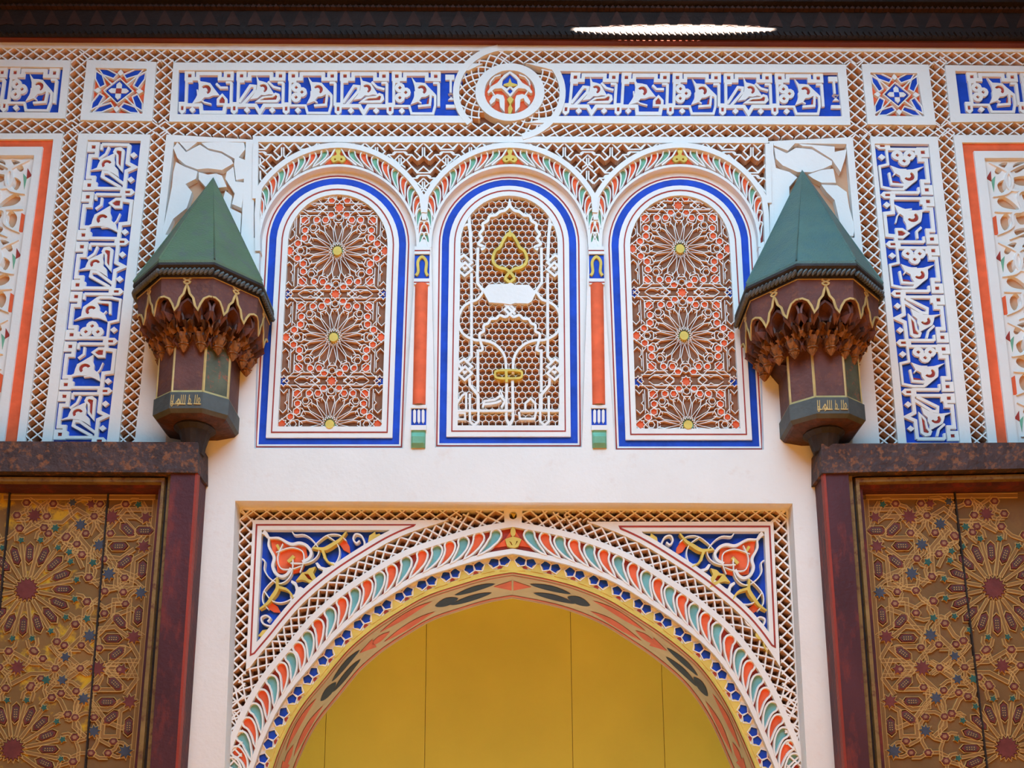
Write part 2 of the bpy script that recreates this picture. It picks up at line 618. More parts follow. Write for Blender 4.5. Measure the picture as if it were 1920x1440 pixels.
def module(kind, x0, fn, root, sx=1.0):
    P = lambda pts: [fn(x0 + p[0] * sx, p[1]) for p in pts]
    b, r = MB(), MB()
    w = 7.6
    st = lambda pts, ww=w, closed=False: b.stroke(P(pts), ww, LD, LG, closed, crest=.86)
    rd = lambda pts: r.prism(P(pts), LG + .004, LG)
    blob = lambda pts: b.prism(P(pts), LD + .0006, LG)
    sq = lambda x, y, a=3: [(x - a, y - a), (x + a, y - a), (x + a, y + a), (x - a, y + a)]
    # crenellated top line with its two eyed boxes
    for cx in (12, 85):
        b.prism(P(sq(cx, 11, 9.4)), LD + .0003, LG, holes=[P(sq(cx, 11, 3.3))])
        rd(sq(cx, 11, 3.8))
    st([(20, 17), (27, 17), (27, 7), (68, 7), (68, 17), (78, 17)])
    # stems and pointed feet
    st([(6.5, 20), (6.5, 68)], 6)
    st([(90.5, 24), (90.5, 68)], 6)
    b.prism(P([(-6.5, 62), (6.5, 62), (6.5, 80), (0, 86), (-6.5, 80)]), LD, LG, holes=[P([(-2.4, 70), (2.4, 70), (2.4, 78), (-2.4, 78)])])
    rd([(-2.8, 69), (2.8, 69), (2.8, 79), (-2.8, 79)])
    st([(6, 22), (18, 22)], 5)
    st([(91, 24), (80, 24)], 5)
    dia = lambda x, y, a=6: blob([(x - a, y), (x, y - a), (x + a, y), (x, y + a)])

    def leaf(x, y, s=1.0, rot=0.0, flip=1):
        # open spiral: a red crescent round a white curl
        cxx, cyy = x + 1 * s, y
        ang = lambda t: rot + t
        cres = [(cxx + 8.2 * s * flip * math.cos(ang(t)), cyy + 8.2 * s * math.sin(ang(t))) for t in [-2.6 + .42 * q_ for q_ in range(10)]]
        cres += [(cxx + s * flip * (-1.2 + 4.0 * math.cos(ang(t))), cyy + s * (1.0 + 4.0 * math.sin(ang(t)))) for t in [1.0 - .55 * q_ for q_ in range(7)]]
        b.prism(P(leaf_pts(x, y, s, rot, flip)), LD + .0006, LG, holes=[P(cres)])
        r.prism(P([(cxx + (p[0] - cxx) * 1.04, cyy + (p[1] - cyy) * 1.04) for p in cres]), LG + .004, LG)

    if kind == 'K':
        st([(9, 62), (29, 30), (38, 31), (37, 40), (15, 67)], 6)
        leaf(52, 35, 1.0, 0.1)
        st([(62, 22), (72, 32), (86, 36)], 5)
        low = [(38, 62), (52, 51), (70, 49), (76, 43), (84, 46), (86, 55), (80, 62)]
        b.prism(P(low), LD + .0004, LG, holes=[P([(48, 58), (56, 53.5), (71, 52.5), (77, 48), (80, 50), (78, 57)])])
        rd([(47, 59), (56, 53), (71, 52), (77, 47.5), (81, 50), (79, 58)])
        st([(6, 68), (40, 68), (48, 82), (56, 68), (91, 68)])
        dia(24, 77)
        dia(71, 77)
    elif kind == 'L':
        leaf(42, 38, 1.14, 0.0)
        st([(62, 26), (70, 34), (84, 34)], 5)
        st([(27, 38), (29, 54), (40, 62), (54, 66)], 3)
        b.prism(P([(64, 68), (64, 56), (74, 45), (84, 56), (84, 68)]), LD + .0004, LG, holes=[P([(69, 64), (69, 57), (74, 51), (79, 57), (79, 64)])])
        rd([(68, 65), (68, 57), (74, 50), (80, 57), (80, 65)])
        st([(6, 68), (34, 68), (36, 82), (78, 82), (80, 68), (91, 68)])
        dia(19, 77)
    else:
        for cx, cy in ((18, 33), (29, 42), (18, 52)):
            b.prism(P(circ(cx, cy, 9.5, n=10)), LD + .0007, LG, holes=[P([(cx - 3.6, cy), (cx, cy - 3.6), (cx + 3.6, cy), (cx, cy + 3.6)])])
            rd([(cx - 4, cy), (cx, cy - 4), (cx + 4, cy), (cx, cy + 4)])
        leaf(58, 37, 1.08, -0.1)
        st([(46, 40), (46, 54), (58, 62)], 3)
        st([(6, 68), (36, 68), (40, 82), (80, 82), (84, 66), (84, 48), (76, 44), (74, 66), (52, 68)], 5)
        rd([(70, 54), (76, 50), (78, 64), (68, 64)])
        dia(22, 77)
    b.build('letter', WHITE, root)
    r.build('red_inlay', REDP, root, kind='stuff')


def frame_ring(outer_, inner, d0, d1, m, root, name='frame'):
    b = MB()
    b.prism(outer_, d0, d1, holes=[inner])
    return b.build(name, m, root)


def band_panel(label, group, out, inn, L, H, seq, order=(0, 1, 2, 3), frame=None, ground=None, x0=0.0, name='inscription_panel', mlen=97.0, clip_end=None):
    c = [sum(p[0] for p in out) / len(out), sum(p[1] for p in out) / len(out)]
    root = thing(name, label, 'panel', W(c[0], max(p[1] for p in out), 0.0), group)
    b = MB()
    b.prism(ground or inn, LG, 0.0)
    b.build('blue_ground', BLUE, root)
    if frame:
        frame(root)
    else:
        frame_ring(out, inn, S + .004, 0.0, WHITE, root)
    qm = quad_map([inn[i] for i in order])
    fn = lambda u, v: qm(u / L, v / H)
    for k, ch in enumerate(seq):
        if ch != ' ':
            module(ch, x0 + k * mlen, fn, root)
    return root, fn


G1 = 'blue and white inscription panels on the wall'
# long panel before the medallion; its end follows the ring
LA = [(955 + 95 * math.cos(a), 173 + 81 * math.sin(a)) for a in [math.radians(t) for t in range(-112, -222, -10)]]


def frame_long_a(root):
    b = MB()
    b.prism([(325, 117), (905, 119), (878, 132), (335, 131.5), (332, 214), (868, 217), (885, 230), (317, 228)], S + .004, 0)
    b.build('frame', WHITE, root)
    b = MB()
    b.stroke([(955 + 100 * math.cos(a), 173 + 85.5 * math.sin(a)) for a in [math.radians(t) for t in range(-102, -226, -6)]], 11.5, S + .0045, 0)
    b.build('ring_band', WHITE, root)


inn = [(335, 131), (862, 132), (862, 217), (332, 214)]
ra, fa = band_panel('long blue inscription panel ending at the left of the round medallion', G1, [(325, 117), (900, 119), (900, 229), (317, 228)], inn, 527, 86, 'LKMKM', frame=frame_long_a,
                    ground=[(333, 130), (880, 131), (868, 150), (861, 175), (864, 200), (872, 219), (330, 216)], x0=9)


def frame_long_b(root):
    b = MB()
    b.prism([(985, 118.5), (1586, 121), (1595, 234), (985, 230), (1040, 217.5), (1579, 218), (1571, 136), (1045, 133)], S + .004, 0)
    b.build('frame', WHITE, root)
    b = MB()
    b.stroke([(955 + 100 * math.cos(a), 173 + 85.5 * math.sin(a)) for a in [math.radians(t) for t in range(-32, 80, 6)]], 11.5, S + .0045, 0)
    b.build('ring_band', WHITE, root)


inn = [(1060, 134), (1572, 136), (1579, 217), (1052, 216)]
rb_, fb = band_panel('long blue inscription panel starting at the right of the round medallion', G1, [(1040, 121), (1586, 121), (1595, 234), (1035, 230)], inn, 520, 86, 'KLMKM', frame=frame_long_b,
                     ground=[(1045, 132), (1573, 135), (1580, 219), (1040, 218), (1053, 180)], x0=8)
for root, fn, xe in ((ra, fa, 497), (rb_, fb, 497)):
    b = MB()
    b.stroke([fn(xe + 13, 18), fn(xe + 13, 42)], 5, LD, LG, crest=.8)
    b.prism([fn(xe + 8, 44), fn(xe + 20, 44), fn(xe + 14, 50), fn(xe + 20, 56), fn(xe + 8, 56), fn(xe + 14, 50)], LD, LG)
    b.prism([fn(xe + 3, 8), fn(xe + 20, 8), fn(xe + 20, 18), fn(xe + 3, 18)], LD, LG)
    b.stroke([fn(xe + 4, 68), fn(xe + 22, 68)], 6, LD, LG)
    b.build('letter', WHITE, root)
# cut-off panels at both ends of the row
band_panel('cut-off blue inscription panel in the dark upper left corner', G1, [(-120, 110), (132, 113), (122, 222), (-140, 220)], [(-110, 123), (118, 126), (109, 211), (-124, 209)], 226, 86, 'LM', x0=29)
band_panel('cut-off blue inscription panel at the far upper right corner', G1, [(1772, 122), (2040, 125), (2050, 226), (1783, 229)], [(1791, 133), (2030, 136), (2040, 213), (1801, 213)], 230, 86, 'ML', x0=17)
# tall panels
band_panel('tall blue inscription panel beside the greener capped bracket', G1, [(147, 250), (282, 252), (222, 832), (78, 832)], [(164, 262), (264, 264), (200, 830), (97, 830)], 580, 86,
           'KLMKLK', order=(3, 0, 1, 2), x0=4, mlen=95.5)
band_panel('tall blue inscription panel beside the bluish capped bracket', G1, [(1632, 256), (1758, 256), (1822, 832), (1684, 832)], [(1640, 269), (1742, 270), (1801, 830), (1700, 830)], 580, 86,
           'MLMKMK', order=(1, 2, 3, 0), x0=4, mlen=95.5)


# ------------------------------------------------------------------ star panels
def star_panel(label, out, inn, core):
    cx = sum(p[0] for p in out) / 4
    root = thing('star_panel', label, 'panel', W(cx, out[2][1], 0), 'square star panels in the top row')
    frame_ring(out, inn, S + .004, 0, WHITE, root)
    qm = quad_map(inn)
    fn = lambda x, y: qm((x + 48) / 96, (y + 48) / 96)
    b = MB()
    b.prism(inn, LG - .004, 0)
    b.build('orange_ground', ORANGE, root)
    w = MB()
    for k in range(4):
        c, q = math.cos(k * PI / 2), math.sin(k * PI / 2)
        R = lambda pts: [fn(x * c - y * q, x * q + y * c) for x, y in pts]
        # blue bow along each side, in two halves
        for s in (1, -1):
            bb = MB()
            bow = [(s * 6, -35), (s * 26, -46), (s * 42, -47), (s * 33, -34), (s * 12, -26)]
            bb.prism(R(bow), LG + .006, LG - .005)
            bb.build('blue_inlay', BLUE, root)
            w.stroke(R(bow), 2.6, LD, LG - .004, True, crest=.8)
            bb = MB()
            pent = [(s * 1, -23), (s * 11, -13), (s * 11, -6), (s * 5.5, -6), (s * 5.5, -14), (s * 1, -19)]
            bb.prism(R(pent), LG + .006, LG - .005)
            bb.build('blue_inlay', BLUE if True else REDP, root)
        w.prism(R([(0, -46), (6, -38), (0, -32), (-6, -38)]), LD, LG - .004)
        w.prism(R([(0, -19), (5, -14), (5, -5), (-5, -5), (-5, -14)]), LD, LG - .004)
        w.stroke(R([(-33, -34), (-14, -13), (0, -27), (14, -13), (33, -34)]), 2.4, LD, LG - .004, crest=.8)
        w.stroke(R([(0, -27), (27, 0)]), 2.4, LD, LG - .004, crest=.8)
    w.build('star_tracery', WHITE, root)
    b = MB()
    b.prism([fn(x, y) for x, y in ((-5, -5), (5, -5), (5, 5), (-5, 5))], LG + .012, LG - .004)
    b.build('centre_inlay', core, root)
    return root


star_panel('shaded square star panel with an orange centre in the dim upper left', [(163, 112), (293, 116), (285, 227), (150, 225)], [(179, 127), (275, 129), (267, 213), (168, 211)], REDP)
star_panel('brighter square star panel with a blue centre above the tall inscription', [(1616, 120), (1741, 121), (1755, 234), (1627, 233)], [(1632, 136), (1720, 137), (1733, 218), (1641, 217)], BLUE)

# ------------------------------------------------------------------ round medallion
root = thing('round_medallion', 'round orange floral medallion in a white ring between the two long inscriptions', 'medallion', W(955, 226, 0))
E = lambda rx, ry, n=40: circ(956, 172.5, rx, ry, n)
b = MB()
b.prism(E(65, 54), S + .005, 0, holes=[E(47.5, 41)])
b.build('ring', WHITE, root)
b = MB()
b.prism(E(49, 43), LG - .006, 0)
b.build('orange_ground', ORANGE, root)
Z = lambda pts: [(840 + x / 8, 80 + y / 8) for x, y in pts]
MX = lambda pts: [(1912 - x, y) for x, y in pts]
w = MB()
for fl in (lambda p: p, MX):
    w.prism(fl(Z([(930, 425), (830, 490), (740, 600), (640, 660), (590, 740), (610, 760), (700, 690), (800, 680), (870, 740), (900, 700), (810, 640), (820, 560), (930, 460)])), S, LG - .006)
    w.stroke(fl(Z([(790, 480), (700, 510), (640, 580), (625, 640)])), 2.4, S, LG - .006)
    w.prism(fl(Z([(830, 790), (740, 770), (670, 800), (620, 880), (640, 930), (700, 880), (720, 830), (770, 850), (780, 960), (850, 1040), (850, 850)])), S, LG - .006)
    w.stroke(fl(Z([(640, 700), (700, 790)])), 2.4, S, LG - .006)
    w.stroke(fl(Z([(930, 790), (860, 720)])), 3, S, LG - .006)
w.stroke(Z([(930, 660), (1000, 720), (935, 795), (870, 720)]), 3, S, LG - .006, True)
w.build('white_tracery', WHITE, root)
b = MB()
b.prism(Z([(930, 465), (1060, 560), (1060, 660), (940, 790), (810, 660), (810, 560)]), LG + .004, LG - .006)
b.build('blue_heart', BLUE, root)
b = MB()
b.prism(Z([(930, 530), (955, 600), (1040, 625), (1040, 645), (935, 660), (830, 640), (835, 620), (905, 600)]), S, LG - .006)
b.prism(Z([(930, 800), (985, 850), (940, 920), (970, 990), (940, 1065), (905, 1060), (900, 980), (930, 920), (885, 850)]), S, LG - .006)
b.build('yellow_bud', YELLOW, root)
# lattice around the ring, in two crescents
for a0, a1, lab in ((-90, -226, 'curved lattice crescent hugging the round medallion towards the darker corner'), (-40, 90, 'curved lattice crescent hugging the round medallion on its other side')):
    A = [math.radians(lerp(a0, a1, i / 24)) for i in range(25)]
    fo = lambda s, t, a0=a0, a1=a1: (955 + lerp(63, 96, t) * math.cos(math.radians(lerp(a0, a1, s))), 173 + lerp(52, 82, t) * math.sin(math.radians(lerp(a0, a1, s))))
    lat_strip(None, 19, 17, lab, fn=fo, length=175, width=32, sub=2)


# ------------------------------------------------------------------ big side panels with orange frames
def side_panel(label, fr, flip):
    # fr: outer edge, orange outer, orange inner, carving edge as ((x_top, y_top), x_bottom)
    (xo, yo), xob = fr[0]
    E_ = -160 if not flip else 2090
    root = thing('arabesque_panel', label, 'panel', W(60 if not flip else 1870, 830, 0), 'orange framed arabesque panels at the two ends of the wall')
    Lq = lambda t: [(E_, t[0][1]), t[0], (t[1], 832), (E_, 832)]
    quads = [Lq(t) for t in fr]
    names = [('outer_frame', WHITE, S + .004), ('orange_border', ORANGE, S - .006), ('inner_frame', WHITE, S + .004)]
    for k, (nm, m, d) in enumerate(names):
        o_, i_ = quads[k], quads[k + 1]
        b = MB()
        b.prism([o_[0], o_[1], o_[2], i_[2], i_[1], i_[0]], d, 0)
        b.build(nm, m, root)
    b = MB()
    b.prism(quads[3], S - .03, 0)
    b.build('carved_ground', TAN_SHADE, root)
    (xi, yi), xib = fr[3]
    sg = 1 if not flip else -1
    ed = lambda y: lerp(xi, xib, (y - yi) / (832 - yi))
    for k in range(5):
        y0 = yi + 4 + k * 150
        Q = lambda pts: [(ed(y0 + y) - sg * (x), y0 + y) for x, y in pts if True]
        ok = lambda pts: max(p[1] for p in pts) < 836
        w = MB()
        holes_ = [[(16, 22), (26, 8), (42, 5), (32, 18), (22, 27)], [(52, 10), (66, 3), (80, 8), (66, 20), (54, 24)], [(18, 46), (32, 37), (36, 50), (24, 62)], [(46, 35), (70, 30), (92, 40), (72, 48), (54, 46)],
                  [(14, 78), (24, 68), (40, 76), (54, 92), (38, 92), (22, 88)], [(62, 62), (74, 57), (84, 72), (78, 88), (66, 78)], [(16, 112), (28, 100), (36, 112), (26, 132), (18, 128)], [(46, 104), (64, 98), (84, 104), (70, 116), (52, 121)],
                  [(40, 132), (60, 127), (74, 136), (58, 145), (44, 142)], [(86, 118), (100, 112), (108, 128), (92, 136)], [(92, 14), (106, 8), (112, 24), (98, 28)], [(96, 58), (110, 54), (116, 74), (100, 80)], [(96, 92), (112, 88), (118, 104), (104, 106)]]
        hq = [cr_spline(Q(h), 3, True) for h in holes_]
        hq = [h for h in hq if max(p[1] for p in h) < 830 and min(p[1] for p in h) > y0 + 1]
        if y0 < 826:
            y1 = min(y0 + 150, 834)
            w.prism([(ed(y0) + sg * 3, y0), (ed(y1) + sg * 3, y1), (E_, y1), (E_, y0)], S - .012, S - .03, holes=hq)
        for cpts, wd_ in (([(8, 4), (46, 26), (40, 58), (8, 68)], 6), ([(86, 2), (40, 24), (44, 56), (100, 50)], 5), ([(8, 96), (34, 96), (60, 94), (56, 62), (90, 52)], 6), ([(8, 140), (38, 124), (44, 98), (90, 96)], 6), ([(30, 148), (80, 124), (84, 92), (112, 84)], 5)):
            q = [p for p in cr_spline(Q(cpts), 5) if p[1] < 830]
            if len(q) > 2:
                w.stroke(q, lambda i_, n_=len(q), wd_=wd_: 2 + wd_ * math.sin(PI * (i_ + .5) / n_), S - .005, S - .03, crest=.6)
        w.build('scrollwork', WHITE, root)
        for pts, m, nm in (([(-1, 34), (9, 20), (8, 40)], REDP, 'red_inlay'), ([(8, 38), (16, 30), (10, 60)], GREEN, 'green_inlay'), ([(2, 108), (9, 104), (9, 140), (2, 140)], ORANGE, 'red_inlay')):
            q = Q(pts)
            if ok(q):
                b = MB()
                b.prism(q, S - .010, S - .03)
                b.build(nm, m, root)


side_panel('tall carved arabesque panel in a deep orange frame at the dim end', [((118, 250), 46), ((100, 261), 31), ((80, 275), 7), ((64, 291), -10)], False)
side_panel('tall carved arabesque panel in a pale orange frame at the bright end', [((1788, 253), 1853), ((1804, 267), 1870), ((1826, 283), 1891), ((1846, 296), 1909)], True)


# ------------------------------------------------------------------ plain relief panels behind the brackets
def relief_panel(label, hole, pieces):
    root = thing('relief_panel', label, 'panel', W(hole[2][0], hole[2][1], 0), 'plain white relief panels above the brackets')
    b = MB()
    b.prism([(hole[0][0] - 3, hole[0][1] - 3), (hole[1][0] + 3, hole[1][1] - 3), (hole[2][0] + 3, hole[2][1] + 3), (hole[3][0] - 3, hole[3][1] + 3)], S - .028, 0)
    b.build('recess', TAN_SHADE, root)
    for p in pieces:
        b = MB()
        b.prism(p, S + rnd.uniform(-.003, .001), S - .03)
        b.build('broad_leaf', WHITE, root)
    return root


X4 = lambda pts: [(x / 4, y / 4) for x, y in pts]
pl = [X4([(1500, 1085), (1570, 1130), (1660, 1150), (1735, 1195), (1750, 1225), (1665, 1275), (1560, 1262), (1480, 1270), (1390, 1235), (1330, 1185), (1300, 1110), (1330, 1066), (1395, 1140)]),
      X4([(1510, 1072), (1640, 1062), (1830, 1070), (1838, 1120), (1790, 1180), (1838, 1200), (1838, 1340), (1770, 1350), (1755, 1230), (1760, 1190), (1660, 1135), (1560, 1112)]),
      X4([(1310, 1060), (1480, 1066), (1400, 1128), (1345, 1066)]),
      X4([(1320, 1215), (1390, 1252), (1480, 1285), (1470, 1340), (1390, 1380), (1440, 1440), (1400, 1560), (1300, 1640), (1240, 1760), (1215, 1760), (1290, 1400), (1300, 1290)]),
      X4([(1490, 1290), (1560, 1310), (1620, 1300), (1665, 1318), (1700, 1400), (1560, 1420), (1490, 1345)]),
      X4([(1700, 1290), (1750, 1250), (1765, 1360), (1838, 1370), (1812, 1560), (1740, 1530), (1760, 1450), (1690, 1340)]),
      X4([(1690, 1430), (1740, 1470), (1725, 1560), (1808, 1600), (1800, 1760), (1600, 1760)])]
relief_panel('plain white relief of broad leaves behind the greener bracket cap', relL, pl)
Y4 = lambda pts: [(1440 + x / 4, y / 4) for x, y in pts]
pr = [Y4([(45, 1105), (140, 1150), (210, 1108), (330, 1120), (480, 1210), (480, 1235), (420, 1262), (330, 1290), (220, 1290), (110, 1240), (60, 1190)]),
      Y4([(230, 1078), (500, 1100), (500, 1140), (590, 1120), (580, 1180), (545, 1290), (510, 1240), (480, 1195), (330, 1100), (260, 1095)]),
      Y4([(42, 1072), (205, 1072), (150, 1130), (44, 1090)]),
      Y4([(40, 1150), (60, 1260), (160, 1290), (220, 1330), (160, 1400), (160, 1560), (60, 1700), (48, 1700)]),
      Y4([(300, 1310), (400, 1275), (490, 1265), (510, 1370), (400, 1370), (340, 1340)]),
      Y4([(400, 1385), (520, 1390), (590, 1440), (610, 1560), (650, 1700), (640, 1770), (560, 1760), (500, 1500), (440, 1440)])]
relief_panel('plain white relief of broad leaves behind the bluish bracket cap', relR, pr)

# ================================================================== the triple arcade
# interlaced lattice in the spandrels: zigzag meanders
root = thing('meander_lattice', 'carved zigzag meander lattice filling the spandrels over the three small arches', 'lattice', W(956, 380, 0))
b = MB()
for k in range(12):
    x0 = 486 + k * 88
    for y0 in (268, 312, 356):
        xo = x0 + (44 if y0 == 312 else 0)
        Q = lambda pts: [(xo + x, y0 + y) for x, y in pts]
        for pts in ([(-44, 0), (-33, 10), (-22, 0), (-11, 10), (0, 0), (11, 10), (22, 0), (33, 10), (44, 0)],
                    [(-38, 6), (-28, 16), (-38, 26), (-32, 32), (-22, 22), (-12, 22), (-6, 16)],
                    [(38, 6), (28, 16), (38, 26), (32, 32), (22, 22), (12, 22), (6, 16)],
                    [(-22, 0), (-12, 12), (12, 12), (22, 0)], [(-14, 20), (-10, 17), (10, 17), (14, 20)],
                    [(-2, 28), (-2, 40), (-10, 46)], [(2, 28), (2, 40), (10, 46)], [(-42, 8), (-42, 24), (-34, 32)], [(42, 8), (42, 24), (34, 32)],
                    [(0, 22), (10, 32), (0, 42), (-10, 32), (0, 22)], [(-22, 22), (-12, 32), (-22, 44)], [(22, 22), (12, 32), (22, 44)]):
            q = Q(pts)

            def inside(p):
                if not (LEFTX - 8 < p[0] < RIGHTX + 8 and p[1] > TOPY - 3):
                    return False
                return all(((p[0] - A['ax']) / (RX - 4)) ** 2 + ((p[1] - RYC) / (RY - 4)) ** 2 > 1 for A in ARC)
            run = []
            fine = [lp(a, c, i / 4) for a, c in zip(q, q[1:]) for i in range(4)] + [q[-1]]
            for p in fine:
                if inside(p):
                    run.append(p)
                else:
                    if len(run) > 1:
                        b.stroke(run, 4.0, S - .004, 0, crest=.65)
                    run = []
            if len(run) > 1:
                b.stroke(run, 4.0, S - .004, 0, crest=.65)
b.build('meander_bars', WHITE, root, kind='stuff', side=SIDE)
# upright edges of the arcade
b = MB()
b.stroke([(LEFTX - 3, TOPY), (LEFTX - 4, 372)], 10, S + .006, 0)
b.stroke([(RIGHTX + 3, TOPY + 3), (RIGHTX + 5, 380)], 10, S + .006, 0)
b.build('edge_fillet', WHITE, root)


def petal_poly(th0, dth, ri, ro, A, wpx, flip):
    # drop shape: round head near the outer rim, tail trailing away from the apex towards the inner rim
    cl, ws = [], []
    for i in range(9):
        t = i / 8
        r = lerp(ri + (ro - ri) * .80, ri + 1, t)
        th = th0 + flip * dth * (0.15 * t + 1.15 * t * t)
        cl.append((A[0] + r * math.sin(th), A[1] - r * A[2] * math.cos(th)))
        ws.append(wpx * (1 - t) ** 0.62)
    ns = normals2(cl, False)
    Lp = [(c[0] + n[0] * w, c[1] + n[1] * w) for c, n, w in zip(cl, ns, ws)]
    Rp = [(c[0] - n[0] * w, c[1] - n[1] * w) for c, n, w in zip(cl, ns, ws)]
    d = (cl[0][0] - cl[1][0], cl[0][1] - cl[1][1])
    a = math.atan2(d[1], d[0])
    cap = [(cl[0][0] + wpx * math.cos(a + q), cl[0][1] + wpx * math.sin(a + q)) for q in (1.05, .5, 0, -.5, -1.05)]
    s = 1 if (Lp[0][0] - cl[0][0]) * math.cos(a + PI / 2) + (Lp[0][1] - cl[0][1]) * math.sin(a + PI / 2) > 0 else -1
    if s < 0:
        cap.reverse()
    return Lp[::-1] + cap + Rp[:-1]


names = ['near the greener capped bracket', 'in the middle', 'near the bluish capped bracket']
for i, A in enumerate(ARC):
    root = thing('petal_arch', 'small arch of green and orange petals ' + ['beside the greener capped bracket', 'in the middle of the arcade', 'beside the bluish capped bracket'][i], 'arch',
                 W(A['ax'], 460, 0), 'petalled arches over the three screens')
    lo, hi = (aL if i == 0 else -aM), (aR if i == 2 else aM)
    # outer rim
    b = MB()
    pts = rim_pts(A, .974, lo, hi, 30)
    if i == 0:
        pts = [(LEFTX + 1, 470), (LEFTX, 400)] + pts
    if i == 2:
        pts = pts + [(RIGHTX, 400), (RIGHTX + 2, 470)]
    if i > 0:
        pts = [(ARC[i]['ax'] - 160, 398)] + pts
    if i < 2:
        pts = pts + [(ARC[i]['ax'] + 160, 398)]
    b.stroke(pts, 9.5, S + .008 + .0011 * i, 0.02)
    b.build('outer_rim', WHITE, root)
    # ground of the petal band
    b = MB()
    inner = [(A['ax'] + 147 * math.sin(math.radians(t)), 458 - 146 * math.cos(math.radians(t))) for t in range(-90, 91, 5)]
    outr = [(A['ax'] + min(178, (161 if (t > 0 or i > 0) and (t < 0 or i < 2) else 155) / max(.05, abs(math.sin(math.radians(t))))) * math.sin(math.radians(t)),
             458 - min(184, 165 / max(.05, abs(math.sin(math.radians(t))))) * math.cos(math.radians(t))) for t in range(90, -91, -5)]
    b.prism(inner + outr, S - .016, 0.012)
    b.build('red_ground', REDP, root)
    w = MB()
    # inner rim; its underside is the shaded intrados
    w.stroke([(A['ax'] + 149 * math.sin(math.radians(t)), 458 - 148 * math.cos(math.radians(t))) for t in range(-92, 93, 4)], 4.5, S + .002, 0.0)
    dth = math.radians(7.5)
    for sd in (1, -1):
        for k in range(12):
            th = sd * (math.radians(8.6) + k * dth)
            if abs(th) > math.radians(86):
                break
            ro = 177.0
            lim = 160 if not ((i == 0 and sd < 0) or (i == 2 and sd > 0)) else 153
            ro = min(ro, (lim - 1) / max(.05, abs(math.sin(th))))
            if ro < 153:
                continue
            wp = 6.2 if ro > 170 else 4.6
            p = petal_poly(th, dth, 150, ro, (A['ax'], 458, 1.015), wp, sd)
            if (i == 2 and sd > 0 and k >= 8):
                w.stroke(p, 3.0, S - .001, S - .02, True, crest=.7)
                continue
            pb = MB()
            pb.prism(p, S - .010, S - .018)
            pb.build('petal', GREEN if k % 2 == 0 else ORANGE, root)
            w.stroke(p, 3.2, S + .001, S - .018, True, crest=.7)
    ax, ay = A['ax'], 290
    w.stroke([(ax - 34, ay + 19), (ax - 14, ay + 3), (ax, ay - 21), (ax + 14, ay + 3), (ax + 34, ay + 19)], 3, S + .002, S - .016)
    w.build('white_outline', WHITE, root, kind='stuff')
    b = MB()
    b.prism([(ax - 32, ay + 19), (ax - 13, ay + 4), (ax, ay - 19), (ax + 13, ay + 4), (ax + 32, ay + 19), (ax, ay + 17)], S - .010, S - .018)
    b.build('orange_key', ORANGE, root)
    b = MB()
    b.prism(cr_spline([(ax, ay - 16), (ax + 5, ay - 8), (ax + 3, ay), (ax + 11, ay + 3), (ax + 14, ay + 9), (ax + 8, ay + 14), (ax, ay + 11), (ax - 8, ay + 14), (ax - 14, ay + 9), (ax - 11, ay + 3), (ax - 3, ay), (ax - 5, ay - 8)], 3, True),
            S + .002, S - .012, holes=[circ(ax - 6, ay + 8.5, 2.2, n=6), circ(ax + 6, ay + 8.5, 2.2, n=6)])
    b.build('yellow_trefoil', YELLOW, root)
    # intrados
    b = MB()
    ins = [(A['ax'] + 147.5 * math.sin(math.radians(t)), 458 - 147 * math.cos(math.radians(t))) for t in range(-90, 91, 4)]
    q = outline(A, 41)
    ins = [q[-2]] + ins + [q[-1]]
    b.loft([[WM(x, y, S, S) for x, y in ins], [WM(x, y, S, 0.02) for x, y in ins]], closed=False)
    b.build('intrados', TAN_SHADE, root)

# wall face around the three openings, below the springing
b = MB()
hs = []
for A in ARC:
    ins = [(A['ax'] + 147.3 * math.cos(a), 458 - 147 * math.sin(a)) for a in [PI * i / 30 for i in range(31)]]
    q = outline(A, 40.5)
    hs.append(ins + [q[-2], q[-1]])
low = [(LEFTX - 8, 470), (ARC[0]['ax'] - 147, 459)]
zone_low = [(LEFTX - 8, 455)] + [(RIGHTX + 8, 455), (1450, 846), (460, 846)]
# three piers and the outer jambs as one plastered face
top = []
b.prism([(LEFTX - 8, 445), (LEFTX + 6, 450)] + hs[0][30:31] + hs[0][31:33] + hs[0][0:1] + [(795, 448)] + hs[1][30:31] + hs[1][31:33] + hs[1][0:1] + [(1117, 448)]
        + hs[2][30:31] + hs[2][31:33] + hs[2][0:1] + [(RIGHTX + 8, 445), (1448, 846), (462, 846)], S, 0.01)
b.build('pier_face', WHITE, wall)

for xv in (795.5, 1117):
    b = MB()
    b.prism([(xv - 9, 366), (xv + 9, 366), (xv + 4, 412), (xv - 4, 412)], S + .006, .01)
    b.build('valley_plug', WHITE, wall)
